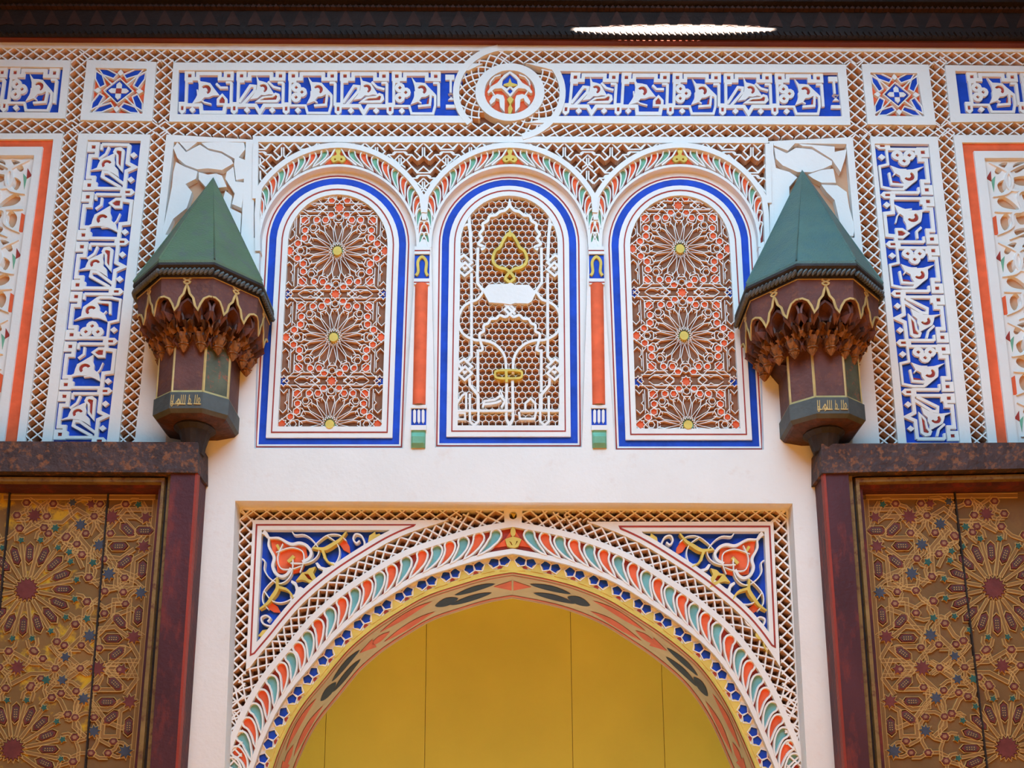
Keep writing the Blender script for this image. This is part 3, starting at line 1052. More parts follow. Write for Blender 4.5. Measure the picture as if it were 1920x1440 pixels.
# ------------------------------------------------------------------ carved screens
SCR = []
for i, A in enumerate(ARC):
    lab = ['carved screen of star rosettes in a blue arch beside the greener capped bracket', 'honeycomb screen with white tracery and blank cartouche in the middle blue arch',
           'carved screen of star rosettes in a blue arch beside the bluish capped bracket'][i]
    root = thing('carved_screen', lab, 'screen', W(wcx(A, 840), 842, 0), 'arched screens of the arcade')
    O = lambda off: outline(A, off)
    for nm, o1, o0, d, m in (('outer_frame', 60, 32.5, WP, WHITE), ('blue_border', 33, 18.5, WP - .0015, BLUE), ('inner_frame', 19, -2.5, WP + .007, WHITE)):
        b = MB()
        b.prism(O(o1), d, 0, holes=[O(o0)])
        b.build(nm, m, root)
    for off, d, w_ in ((37.2, WP, 2.6), (8.6, WP + .007, 2.4)):
        b = MB()
        b.stroke(O(off), w_, d + .0007, d - .001, True)
        b.build('red_line', REDP, root)
    b = MB()
    b.prism(O(34), WP - (.014 if i != 1 else .020), -.05)
    b.build('cell_ground', CELL, root)
    SCR.append(root)

# rosette screens
for i in (0, 2):
    A, root = ARC[i], SCR[i]
    clip = outline(A, 1.5)
    w = MB()
    TD, OD = WP - .002, WP - .009
    fills = []

    def stroke_c(pts, ww=2.6, closed=False):
        n = len(pts)
        run = []
        for k in range(n if closed else n - 1):
            s = clip_seg(pts[k], pts[(k + 1) % n], clip)
            if s is None:
                if len(run) > 1:
                    w.stroke(run, ww * .96, TD, .012, crest=.62)
                run = []
                continue
            if run and math.dist(run[-1], s[0]) < .05:
                run.append(s[1])
            else:
                if len(run) > 1:
                    w.stroke(run, ww * .96, TD, .012, crest=.62)
                run = [s[0], s[1]]
        if len(run) > 1:
            if closed and math.dist(run[0], run[-1]) < .05:
                w.stroke(run[:-1], ww * .96, TD, .012, True, crest=.62)
            else:
                w.stroke(run, ww * .96, TD, .012, crest=.62)

    def fill(pts, m, nm, d=OD):
        q = clip_poly(pts, clip)
        if len(q) > 2:
            fb2 = MB()
            fb2.prism(q, d, 0)
            fb2.build(nm, m, root)

    cys = [308, 470, 632, 795] if i == 0 else [304, 466, 629, 796]
    for cy in cys:
        hx = (wcx(A, cy) - wcx(A, cy - 1))
        R = lambda x, y, cy=cy: (wcx(A, cy) + x + y * hx, cy + y)
        RL = lambda pts: [R(*p) for p in pts]
        pol = lambda r, a, s=1.0: (r * 1.03 * math.cos(a), r * .97 * math.sin(a))
        for k in range(16):
            a = k * PI / 8
            c, q = math.cos(a), math.sin(a)
            T = lambda pts: RL([((x * c - y * q) * 1.04, (x * q + y * c) * .96) for x, y in pts])
            stroke_c(T([(15, 0), (43, -7.4), (55, -4.8), (55, 4.8), (43, 7.4)]), 2.7, True)
            a2 = a + PI / 16
            c, q = math.cos(a2), math.sin(a2)
            # five-pointed star gaps between the petal ends
            stroke_c(T([(49, -7.5), (59, -2.6), (70, -7), (66, 0), (70, 7), (59, 2.6), (49, 7.5)]), 2.2)
        stroke_c(RL([((16 if k % 2 else 11) * math.cos(k * PI / 16), (16 if k % 2 else 11) * math.sin(k * PI / 16)) for k in range(32)]), 1.8, True)
        fill(RL(circ(0, 0, 14, n=16)), GREEN, 'green_star', WP - .012)
        fill(RL(circ(0, 0, 8.2, n=14)), YELLOW, 'yellow_boss', WP + .010)
        hexa = lambda x, y, r=7.0, a0=0.0: [(x + r * math.cos(a0 + j * PI / 3), y + r * math.sin(a0 + j * PI / 3)) for j in range(6)]
        for sx in (1, -1):
            for sy in (1, -1):
                for (x, y, r) in ((14.5, 67, 7.2), (24.5, 58, 6.8), (41, 58, 6.6), (63, 57, 8.6), (62, 38.5, 6.8), (63, 24, 7), (74.5, 14, 7)):
                    h = RL(hexa(sx * x, sy * y, r, PI / 6 if x > 30 else 0))
                    stroke_c(h, 2.3, True)
                    fill(h, ORANGE, 'orange_inlay')
                for (x, y, r) in ((47, 44, 6.5),):
                    stroke_c(RL(hexa(sx * x, sy * y, r)), 2.2, True)
                for pts in ([(34, 66), (72, 66), (72, 32)], [(51, 66), (72, 44)], [(72, 66), (92, 84)], [(20, 66), (40, 84)], [(40, 66), (22, 84)], [(56, 66), (66, 73), (84, 73)],
                            [(12, 73), (60, 73)], [(79, 66), (79, 22)], [(79, 18), (96, 4)], [(72, 8), (84, -4)], [(79, 30), (72, 22)]):
                    stroke_c(RL([(sx * x, sy * y) for x, y in pts]), 2.3)
                for pts in ([(22, 81), (32, 75), (42, 75), (46, 78), (52, 75), (62, 75), (70, 81)],
                            [(82, 66), (89, 58), (96, 66)], [(82, 58), (82, 44), (86, 40), (82, 36), (82, 28), (89, 21), (96, 28)]):
                    stroke_c(RL([(sx * x, sy * y) for x, y in pts]), 2.3)
        for x, y, m, nm in ((0, -81, ORANGE, 'orange_star'), (90, 0, ORANGE, 'orange_star'), (-90, 0, ORANGE, 'orange_star'), (90, -81, BLUE, 'blue_star'), (-90, -81, BLUE, 'blue_star')):
            st8 = RL([(x + (10.5 if k % 2 == 0 else 7.5) * math.cos(k * PI / 8), y + (10.5 if k % 2 == 0 else 7.5) * math.sin(k * PI / 8)) for k in range(16)])
            stroke_c(st8, 2.2, True)
            fill(st8, m, nm)
        stroke_c(RL(hexa(0, 63, 6.5, PI / 6)), 2.2, True)
        stroke_c(RL(hexa(0, -63, 6.5, PI / 6)), 2.2, True)
        stroke_c(RL(hexa(69, 0, 6.5)), 2.2, True)
        stroke_c(RL(hexa(-69, 0, 6.5)), 2.2, True)
    w.build('star_tracery', WHITE, root, kind='stuff', side=SIDE)

# honeycomb screen
A, root = ARC[1], SCR[1]
clip = outline(A, 1.5)
w = MB()
R6 = 7.2
for r in range(-2, 44):
    for c in range(-9, 10):
        x = wcx(A, 580) + (c + (.5 if r % 2 else 0)) * R6 * 1.732
        y = 352 + r * R6 * 1.5
        hx = [(x + R6 * math.sin(j * PI / 3), y - R6 * math.cos(j * PI / 3)) for j in range(6)]
        for j in (0, 1, 5):
            s = clip_seg(hx[j], hx[(j + 1) % 6], clip)
            if s and math.dist(*s) > .6:
                w.stroke(list(s), 2.5, WP - .006, 0.005, crest=.55)
w.build('honeycomb', WHITE, root, kind='stuff', side=SIDE)
TT = WP + .004
w = MB()
MI = lambda pts: [(1911 - x, y) for x, y in pts]
I_ = lambda pts: pts
for fl in (I_, MI):
    w.stroke(fl([(879, 402), (882, 440), (884, 488)]), 7, TT, 0, crest=.8)
    w.stroke(fl([(868, 424), (878, 420), (880, 430)]), 5, TT, 0, crest=.8)
    w.stroke(fl(cr_spline([(902, 468), (908, 463), (897, 457), (904, 447), (899, 439), (906, 429), (905, 420), (914, 414), (918, 405), (929, 403), (937, 397), (947, 394), (955.5, 385)], 4)), 6.5, TT, 0, crest=.8)
    w.stroke(fl([(896, 464), (895, 530), (906, 545)]), 6.5, TT, 0, crest=.8)
    for y0 in (497, 692):
        w.stroke(fl([(858, y0 - 11), (870, y0 - 19), (885, y0 - 5), (871, y0 + 7)]), 5.5, TT, 0, True, crest=.8)
        w.stroke(fl([(858, y0 + 8), (872, y0 - 5), (885, y0 + 8), (871, y0 + 20)]), 5.5, TT + .003, 0, True, crest=.8)
    w.stroke(fl([(884, 512), (884, 668), (876, 678)]), 6.5, TT, 0, crest=.8)
    w.stroke(fl([(880, 706), (881, 722), (896, 740), (896, 768)]), 6.5, TT, 0, crest=.8)
    w.stroke(fl(cr_spline([(908, 543), (896, 560), (882, 566), (868, 576), (860, 595), (861, 612), (870, 627), (890, 637), (908, 638), (926, 644), (941, 658), (948, 675), (949, 700)], 4)), 6, TT, 0, crest=.8)
    w.stroke(fl(cr_spline([(897, 658), (905, 655), (901, 640), (899, 626), (907, 621), (907, 610), (915, 606), (920, 598), (930, 597), (937, 591), (948, 594), (955.5, 588)], 4)), 6, TT, 0, crest=.8)
    w.stroke(fl([(896, 655), (896, 735)]), 6.5, TT, 0, crest=.8)
    w.stroke(fl([(950, 712), (949, 785), (955.5, 797)]), 6.5, TT, 0, crest=.8)
w.stroke([(955.5, 386), (955.5, 373)], lambda i: 8 if i == 0 else 2, TT, 0)
w.stroke([(946, 569), (956, 579), (966, 589)], 5, TT, 0)
w.stroke([(955.5, 571), (965, 580), (955.5, 589), (946, 580)], 4.5, TT, 0, True)
# the inscription along the foot
for pts in ([(856, 770), (962, 770)], [(975, 770), (1052, 770)], [(874, 736), (874, 770)], [(856, 757), (866, 742), (874, 736)], [(973, 772), (975, 785), (1002, 785), (1006, 768)], [(985, 768), (985, 756), (995, 747), (1004, 757), (1004, 768)],
            [(905, 764), (908, 752), (928, 749), (938, 742), (947, 752), (940, 764)], [(908, 758), (930, 755), (940, 751)], [(1050, 770), (1049, 797)]):
    w.stroke(pts, 5.2, TT + .002, 0, crest=.8)
for pts in ([(858, 774), (872, 774), (872, 786), (858, 786)],):
    w.stroke(pts, 4.5, TT, 0, True, crest=.8)
for x in (889, 1021):
    w.stroke([(x - 8, 738), (x - 8, 790), (x, 797), (x + 8, 790), (x + 8, 742)], 5.5, TT + .002, 0, crest=.8)
w.stroke([(936, 740), (938, 731), (943, 744)], 4, TT, 0)
w.build('white_tracery', WHITE, root)
b = MB()
b.prism([(905, 545), (916, 533), (952, 532), (957, 529), (965, 534), (992, 534), (1005, 549), (997, 565), (990, 569), (965, 568), (957, 571), (940, 568), (917, 567)], TT + .004, 0)
b.build('blank_cartouche', WHITE, root)
b = MB()
for fl in (I_, lambda pts: [(1912 - x, y) for x, y in pts]):
    b.stroke(fl(cr_spline([(956, 437), (950, 441), (942, 454), (937, 464), (929, 470), (924, 483), (927, 494), (936, 501), (948, 504), (958, 512), (965, 521)], 4)), 6.5, TT + .004, 0, crest=.8)
    b.stroke(fl([(946, 521), (956, 529)]), 5, TT + .004, 0)
b.stroke([(956, 444), (956, 428)], lambda i: 7 if i == 0 else 2, TT + .004, 0)
b.build('yellow_palmette', YELLOW, root)
b = MB()
b.stroke(cr_spline([(928, 701), (932, 695), (953, 694), (975, 695), (979, 701), (975, 708), (953, 709), (932, 708)], 3, True), 5, TT + .005, 0, True, crest=.8)
b.stroke([(949, 694), (950, 716)], 5, TT + .006, 0)
b.build('yellow_buckle', YELLOW, root)

# ------------------------------------------------------------------ pilasters between the screens
for i, (xt, xb, lab) in enumerate(((792, 784, 'slim orange pilaster between the greener bracket side screen and the middle screen'), (1118, 1124, 'slim orange pilaster between the middle screen and the bluish bracket side screen'))):
    root = thing('pilaster', lab, 'pilaster', W(xb, 842, S), 'slim pilasters between the screens')
    X = lambda y: lerp(xt, xb, (y - 460) / 380)
    R = lambda y0, y1, h: [(X(y0) - h, y0), (X(y0) + h, y0), (X(y1) + h, y1), (X(y1) - h, y1)]
    b = MB()
    b.prism(R(462, 476, 14.5), S + .008, S - .01)
    b.build('white_band', WHITE, root)
    b = MB()
    b.prism(R(522, 533, 14.5), S + .008, S - .01)
    b.build('white_band', WHITE, root)
    b = MB()
    b.prism(R(468.5, 470.5, 14.5), S + .009, S)
    b.build('red_line', REDP, root)
    b = MB()
    b.prism(R(528, 530, 14.5), S + .009, S)
    b.build('red_line', REDP, root)
    b = MB()
    b.prism(R(476, 522, 14), S + .001, S - .01)
    b.build('blue_capital', BLUE, root)
    b = MB()
    b.stroke(cr_spline([(X(515) - 11, 516), (X(500) - 7, 508), (X(490) - 8, 490), (X(485), 481), (X(490) + 8, 490), (X(500) + 7, 508), (X(515) + 11, 516)], 4), 6, S + .008, S, crest=.8)
    b.build('yellow_hook', YELLOW, root)
    b = MB()
    n = 8
    rings = []
    for y in (534, 760):
        k = scale_at(X(y), y, S) * 12.5
        c = W(X(y), y, S)
        rings.append([c + Vector((k * math.cos(PI + PI * j / n), -0.022 * math.sin(PI * j / n) + .004, 0)) for j in range(n + 1)])
    b.loft(rings, closed=False)
    b.build('orange_shaft', ORANGE, root, smooth=True)
    b = MB()
    b.prism(R(759, 765, 14.5), S + .010, S - .01)
    b.prism(R(797, 806, 14.5), S + .012, S - .01)
    for dx in (-8, 0, 8):
        b.prism([(X(780) + dx - 2.6, 770), (X(780) + dx, 767), (X(780) + dx + 2.6, 770), (X(780) + dx + 2.6, 790), (X(780) + dx, 794), (X(780) + dx - 2.6, 790)], S + .007, S)
    b.build('white_base', WHITE, root)
    b = MB()
    b.prism(R(765, 797, 14), S + .002, S - .01)
    b.build('blue_base', BLUE, root)
    b = MB()
    rings = []
    for y, dd in ((806, .012), (812, .006), (822, .020), (834, .018), (841, .006)):
        k = scale_at(X(y), y, S) * 13.5
        c = W(X(y), y, S)
        rings.append([c + Vector((k * math.cos(PI + PI * j / n), -dd * min(1, 2 * math.sin(PI * j / n)), 0)) for j in range(n + 1)])
    b.loft(rings, closed=False)
    b.build('green_foot', GREEN, root)

# ================================================================== the great arch
AS, AQ, AG = -0.015, -0.043, -0.06
root = thing('great_arch', 'large pointed arch with petal ring and scalloped blue edge set in a lattice bordered recess', 'arch', W(962, FAR, AS))
ARCH = root
left = [(961, 1069), (912.5, 1077.5), (856, 1094), (800, 1113), (753, 1139), (698, 1175), (655, 1211), (629, 1240), (605, 1270), (568, 1315), (543, 1355), (520, 1405), (508, 1440)]
right = [(961, 1069), (1025, 1081), (1081, 1096), (1140, 1120), (1195, 1153), (1251, 1191), (1307, 1238), (1342, 1281), (1370, 1327), (1394, 1378), (1420, 1440)]


def arclen(pts):
    s = [0]
    for a, b_ in zip(pts, pts[1:]):
        s.append(s[-1] + math.dist(a, b_))
    return s


def resample(pts, n):
    s = arclen(pts)
    out, k = [], 0
    for i in range(n):
        t = s[-1] * i / (n - 1)
        while k < len(s) - 2 and s[k + 1] < t:
            k += 1
        out.append(lp(pts[k], pts[k + 1], (t - s[k]) / (s[k + 1] - s[k])))
    return out


left += [(494, 1480), (486, 1530), (484, 1700)]
right += [(1434, 1480), (1442, 1530), (1444, 1700)]
CL = resample(cr_spline(left, 8), 90)
CR = resample(cr_spline(right, 8), 90)
CC = list(reversed(CL)) + CR[1:]          # whole curve, from lower left over the apex to lower right
NC = normals2(CC, False)
sgn0 = 1 if NC[len(CC) // 2][1] < 0 else -1


def OFF(off):
    # offset outwards; a little less on the right-hand leg, as built
    out = []
    for i, (p, q) in enumerate(zip(CC, NC)):
        o = off
        out.append((p[0] + sgn0 * q[0] * o, p[1] + sgn0 * q[1] * o))
    return out


def OFFi(side, s, off):
    # point at arc length s from the apex on one side, offset outwards
    C = CL if side < 0 else CR
    al = arclen(C)
    k = 0
    while k < len(al) - 2 and al[k + 1] < s:
        k += 1
    t = (s - al[k]) / (al[k + 1] - al[k])
    p = lp(C[k], C[k + 1], t)
    dx, dy = C[k + 1][0] - C[k][0], C[k + 1][1] - C[k][1]
    if 0 < t < 1 and k < len(C) - 2:
        ex, ey = C[k + 2][0] - C[k + 1][0], C[k + 2][1] - C[k + 1][1]
        dx, dy = lerp(dx, ex, t * .5), lerp(dy, ey, t * .5)
    l = math.hypot(dx, dy)
    nx, ny = (dy / l, -dx / l) if side > 0 else (-dy / l, dx / l)
    if s < 30:
        f = s / 30
        nx, ny = nx * f, ny * f - (1 - f)
        l = math.hypot(nx, ny)
        nx, ny = nx / l, ny / l
    return (p[0] + nx * off, p[1] + ny * off)


def band_poly(o0, o1):
    return OFF(o1) + list(reversed(OFF(o0)))


# back plane of the recess and its shade-browned ground
b = MB()
b.prism([(432, 930), (1496, 934), (1560, FAR), (380, FAR)], AG, AG - .2, holes=[[p for p in OFF(10)] + [(1450, FAR - 20), (478, FAR - 20)]])
b.build('recess_ground', CELL, root)
# reveal of the recess
b = MB()
rr = RECESS
for p, q in ((0, 1), (1, 2), (2, 3), (5, 0), (4, 5)):
    b.loft([[WM(*rr[p], S, S), WM(*rr[q], S, S)], [WM(*rr[p], S, AG - .02), WM(*rr[q], S, AG - .02)]], closed=False)
b.build('recess_reveal', WHITE, root)

# scalloped inner edge
b = MB()
b.prism(band_poly(0, 40), AQ, AG)
b.build('scallop_ground', WHITE, root)
b = MB()
b.prism(band_poly(-.5, 5.5), AQ + .004, AG)
b.build('yellow_edge', YELLOW, root)
lenL, lenR = arclen(CL)[-1], arclen(CR)[-1]
for sd in (-1, 1):
    L_ = lenL if sd < 0 else lenR
    pitch = 45.5
    wl = MB()
    for k in range(0, 18):
        s = k * pitch
        if s > L_ - 30:
            break
        if not (k == 0 and sd > 0):
            b = MB()
            if k == 0:
                bp = [OFFi(-1, 24, 3), OFFi(-1, 12, 13), OFFi(1, .1, 19), OFFi(1, 12, 13), OFFi(1, 24, 3)]
            else:
                bp = [OFFi(sd, s + 12.5 * math.cos(a), 4 + 15.5 * math.sin(a)) for a in [PI * j / 8 for j in range(9)]]
            b.prism(bp, AQ + .006, AG)
            b.build('yellow_scallop', YELLOW, root)
        for e, q in ((13.5, 1), (32, -1)):
            Q = lambda pts: [OFFi(sd, max(.1, s + e + x), y) for x, y in pts]
            blu = Q([(-10.5, 20), (-3, 30), (9.5, 25), (8, 13), (-4, 9)] if q > 0 else [(10.5, 20), (3, 30), (-9.5, 25), (-8, 13), (4, 9)])
            b = MB()
            b.prism(blu, AQ + .002, AG)
            b.build('blue_inlay', BLUE, root)
            wl.stroke(blu, 2.4, AQ + .007, AQ - .002, True, crest=.7)
        b = MB()
        Q = lambda pts: [OFFi(sd, max(.1, s + 22.75 + x), y) for x, y in pts]
        b.prism(Q([(-5, 7), (5, 7), (0, 15)]), AQ + .003, AG)
        b.prism(Q([(-11, 29.5), (11, 29.5), (0, 22)]), AQ + .003, AG)
        b.build('red_inlay', REDP, root)
    wl.build('white_outline', WHITE, root, kind='stuff')

# petal ring
b = MB()
b.prism(band_poly(38, 82), AS - .014, AG)
b.build('red_ground', REDP, root)
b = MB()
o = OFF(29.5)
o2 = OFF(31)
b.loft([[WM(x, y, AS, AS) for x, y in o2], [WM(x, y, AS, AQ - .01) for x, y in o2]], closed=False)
b.build('ring_underside', TAN_SHADE, root)
b = MB()
b.prism(band_poly(31, 40), AS + .002, AG)
b.prism(band_poly(80, 91), AS + .006, AG)
b.build('ring_rim', WHITE, root)
wl = MB()
for sd in (-1, 1):
    L_ = lenL if sd < 0 else lenR
    for k in range(0, 30):
        s0 = 24 + k * 27.4
        if s0 > L_ - 40:
            break
        cl, ws = [], []
        for j in range(10):
            t = j / 9
            st_ = s0 + 6 * t + 30 * t * t
            # nearer the springing the ring is followed more tightly
            cl.append(OFFi(sd, st_ * .93, lerp(71.5, 40, t)))
            ws.append(10.2 * (1 - t) ** .6)
        ns = normals2(cl, False)
        A_ = [(c[0] + n[0] * w_, c[1] + n[1] * w_) for c, n, w_ in zip(cl, ns, ws)]
        B_ = [(c[0] - n[0] * w_, c[1] - n[1] * w_) for c, n, w_ in zip(cl, ns, ws)]
        d = math.atan2(cl[0][1] - cl[1][1], cl[0][0] - cl[1][0])
        cap = [(cl[0][0] + 10.2 * math.cos(d + q), cl[0][1] + 10.2 * math.sin(d + q)) for q in (1.15, .6, 0, -.6, -1.15)]
        if math.dist(cap[0], A_[0]) > math.dist(cap[-1], A_[0]):
            cap.reverse()
        poly = A_[::-1] + cap + B_[:-1]
        b = MB()
        b.prism(poly, AS - .008, AS - .016)
        b.build('petal', TEAL if k % 2 == 0 else ORANGE, root)
        wl.stroke(poly, 4.6, AS + .004, AS - .014, True, crest=.7)
wl.build('petal_outline', WHITE, root, kind='stuff')
b = MB()
b.prism([(925, 1027), (948, 1010), (962, 990), (976, 1010), (1002, 1027), (962, 1022)], AS - .008, AS - .016)
b.build('orange_key', ORANGE, root)
b = MB()
b.prism(circ(962, 997, 5, 9, 12), AS + .004, AS - .012)
b.prism([(947, 1011), (955, 1008), (962, 1006), (970, 1008), (978, 1011), (972, 1024), (966, 1027), (958, 1027), (951, 1024)], AS + .004, AS - .012,
        holes=[[(955, 1015), (958, 1016), (961, 1022), (959, 1022)], [(967, 1021), (966, 1022), (969, 1014), (971, 1015)]])
b.build('yellow_vase', YELLOW, root)

# lattice ring
for sd, lab in ((-1, ''), (1, '')):
    L_ = (lenL if sd < 0 else lenR) - 10
    fo = lambda s, t, sd=sd, L_=L_: OFFi(sd, 6 + s * (L_ - 6), lerp(86, 121, t))
    b = MB()
    lattice(b, fo, L_ * 1.12 / 21, 1.75, w=4.2, d0=AS, d1=AG, sub=2, crest=.7)
    b.build('ring_lattice', WHITE, root, kind='stuff', side=SIDE)
# straight lattice borders
for q, nl, nm in (([(446, 950), (866, 952), (866, 976), (446, 974)], 24, 'top_lattice'), ([(1060, 953), (1478, 954), (1478, 978), (1060, 976)], 24, 'top_lattice')):
    b = MB()
    lattice(b, quad_map(q), 398 / nl, 1.35, w=3.6, d0=AS, d1=AG, crest=.65)
    b.build(nm, WHITE, root, kind='stuff', side=SIDE)
for q in ([(450, 956), (427, 1440), (452, 1440), (475, 956)], [(1474, 956), (1503, 1440), (1476, 1440), (1449, 956)]):
    b = MB()
    lattice(b, quad_map(q), 484 / 22.0, 1.12, w=4.4, d0=AS, d1=AG, crest=.7)
    b.build('side_lattice', WHITE, root, kind='stuff', side=SIDE)
b = MB()
b.prism([(944, 950), (980, 950), (978, 982), (946, 982)], AS + .004, AG, holes=[circ(962, 966, 7.5, n=14)])
b.prism([(436, 934), (458, 956), (1472, 958), (1494, 938)], AS + .001, AG)
b.prism([(436, 934), (420, 1448), (427.5, 1448), (450, 958), (458, 950)], AS + .001, AG)
b.prism([(1494, 938), (1520, 1448), (1502, 1448), (1474, 958), (1470, 952)], AS + .001, AG)
b.build('border_fillet', WHITE, root)
b = MB()
b.prism([(958, 962), (968, 963), (963, 971)], AS - .006, AG)
b.build('yellow_stud', YELLOW, root)

# spandrel panels
o118 = OFF(119)
nC = len(CC)
for sd in (-1, 1):
    half = o118[:nC // 2 + 1] if sd < 0 else list(reversed(o118[nC // 2:]))
    mir = (lambda p: p) if sd < 0 else (lambda p: (1924 - p[0], p[1] + (3 if True else 0)))
    # corner triangle: from the corner along the top, back down the curve
    def tri(cx, cy, ix, iy, off, ty, lx):
        # cy top row, cx side column; curve offset
        C = OFF(off)
        C = C[:nC // 2 + 1] if sd < 0 else [(1924 - p[0], p[1] - 3) for p in reversed(C[nC // 2:])]
        C = [p for p in C if p[1] > ty(p[0]) and p[0] > lx(p[1])]
        pts = [(lx(ty(cx)), ty(cx))]
        # hits
        top = max(C, key=lambda p: p[0])
        bot = max(C, key=lambda p: p[1])
        return [mir(p) for p in pts + [(top[0] + 2, ty(top[0]))] + list(reversed(C)) + [(lx(bot[1]), bot[1] + 3)]]
    side = lambda x0: (lambda y: x0 - (y - 975) * .047)
    t0 = tri(475, 0, 0, 0, 118, lambda x: 975, side(474))
    t1 = tri(495, 0, 0, 0, 137, lambda x: 993.5, side(491.5))
    b = MB()
    b.prism(t0, AS + .005, AG, holes=[t1])
    b.build('spandrel_frame', WHITE, ARCH)
    t2 = tri(480, 0, 0, 0, 127.5, lambda x: 984, side(481.5))
    b = MB()
    b.stroke(t2, 3.2, AS + .0058, AS, True)
    b.build('red_line', REDP, ARCH)
    b = MB()
    b.prism(tri(488, 0, 0, 0, 134, lambda x: 990, side(488)), AS - .024, AG)
    b.build('blue_ground', BLUE, ARCH)
    C3 = lambda pts: [mir((420 + x / 4.5, 920 + y / 4.5)) for x, y in pts]
    RF = lambda pts: [(330 + (y - 345) * .98 - (x - 330) * .045, 345 + (x - 330) * .93) for x, y in pts]
    w = MB()
    TDs, GDs = AS + .002, AS - .024
    for fl in ((lambda p: p), RF):
        S2 = lambda pts, ww, closed=False, n=4: w.stroke(C3(cr_spline(fl(pts), n, closed)), ww, TDs, GDs, closed, crest=.75)
        S2([(335, 350), (380, 395), (460, 398), (540, 440), (580, 450), (640, 440), (700, 465), (735, 520), (715, 570), (660, 600)], lambda i: 3 + 4 * min(1, i / 14))
        S2([(440, 520), (560, 480), (660, 510), (670, 600), (640, 690)], 2.6)
        S2([(560, 610), (690, 610), (770, 570), (800, 500), (750, 420), (680, 372), (600, 372), (575, 345)], 2.8)
        S2([(740, 490), (800, 425), (880, 372), (970, 372), (1030, 420)], 2.6)
        S2([(870, 380), (950, 440), (975, 520), (950, 600), (900, 640)], 2.6)
        S2([(920, 620), (1020, 600), (1075, 545), (1150, 520), (1185, 450), (1160, 380), (1110, 365), (1090, 405), (1115, 440), (1145, 420)], 4.0)
        S2([(840, 560), (880, 600), (930, 610)], 3)
        w.prism(C3(fl([(770, 610), (790, 605), (820, 640), (860, 650), (905, 640), (935, 630), (890, 680), (860, 740), (830, 690), (835, 670), (790, 650)])), TDs, GDs)
    w.stroke(C3([(330, 345), (352, 362), (372, 395)]), lambda i: 9 - 2 * i, TDs + .001, GDs)
    w.build('white_arabesque', WHITE, ARCH)
    b = MB()
    b.prism(C3([(395, 408), (520, 440), (600, 460), (690, 480), (705, 560), (660, 680), (560, 705), (450, 690), (440, 600), (408, 520)]), AS - .012, GDs)
    b.build('orange_heart', ORANGE, ARCH)
    for fl in ((lambda p: p), RF):
        b = MB()
        b.prism(C3(fl([(975, 450), (1020, 410), (1060, 470), (1065, 530), (1010, 500)])), AS - .014, GDs)
        b.build('orange_inlay', ORANGE, ARCH)
        b = MB()
        b.stroke(C3(cr_spline(fl([(745, 480), (830, 490), (870, 480), (920, 450), (980, 410), (1032, 345)]), 4)), lambda i: 3 + 6 * math.sin(PI * min(1, (i + 1) / 21)), TDs + .003, GDs, crest=.8)
        b.build('yellow_leaf', YELLOW, ARCH)
        b = MB()
        b.stroke(C3(cr_spline(fl([(830, 490), (850, 560), (880, 600), (930, 630)]), 4)), lambda i: 7 - i * .35, TDs + .003, GDs, crest=.8)
        b.build('yellow_leaf', YELLOW, ARCH)
        b = MB()
        b.prism(C3(fl([(1215, 430), (1225, 380), (1275, 345), (1280, 372), (1310, 360), (1330, 380), (1420, 350), (1370, 385), (1300, 390), (1290, 430), (1270, 450), (1240, 452)])), TDs + .002, GDs)
        b.build('yellow_leaf', YELLOW, ARCH)
    b = MB()
    b.prism(C3([(605, 760), (660, 690), (690, 685), (720, 655), (772, 640), (752, 690), (772, 730), (760, 770), (785, 805), (740, 790), (690, 760), (650, 750)]), TDs + .003, GDs,
            holes=[C3([(675, 700), (710, 700), (750, 760), (710, 745)])])
    b.build('yellow_flower', YELLOW, ARCH)
    b = MB()
    b.stroke(C3([(445, 455), (470, 500)]), 5, TDs, GDs)
    b.build('yellow_bud', YELLOW, ARCH)
    b = MB()
    b.stroke(C3([(540, 600), (590, 550)]), 6, TDs, GDs)
    b.build('yellow_bud', YELLOW, ARCH)
    b = MB()
    b.prism(C3([(655, 690), (720, 675), (770, 775), (690, 765)]), AS - .008, GDs)
    b.build('red_inlay', REDP, ARCH)

# soffit
DEEP = AQ - 0.40
b = MB()
o = OFF(0)
b.loft([[WM(x, y, AQ, AQ + .004) for x, y in o], [WM(x, y, AQ, DEEP) for x, y in o]], closed=False)
b.build('soffit', SOFF, ARCH)


def soff(side, s, t, lift=.002):
    # point on the soffit: s along the arch from the apex, t across its depth 0..1
    p = OFFi(side, s, -lift / .002)
    return WM(p[0], p[1], AQ, lerp(AQ, DEEP, t))


def soff_patch(b, side, s0, s1, lo, hi, n=8):
    rings = []
    for i in range(n + 1):
        s = lerp(s0, s1, i / n)
        u = i / n
        rings.append([soff(side, max(.05, s), lo(u)), soff(side, max(.05, s), hi(u))])
    b.loft(rings, closed=False)


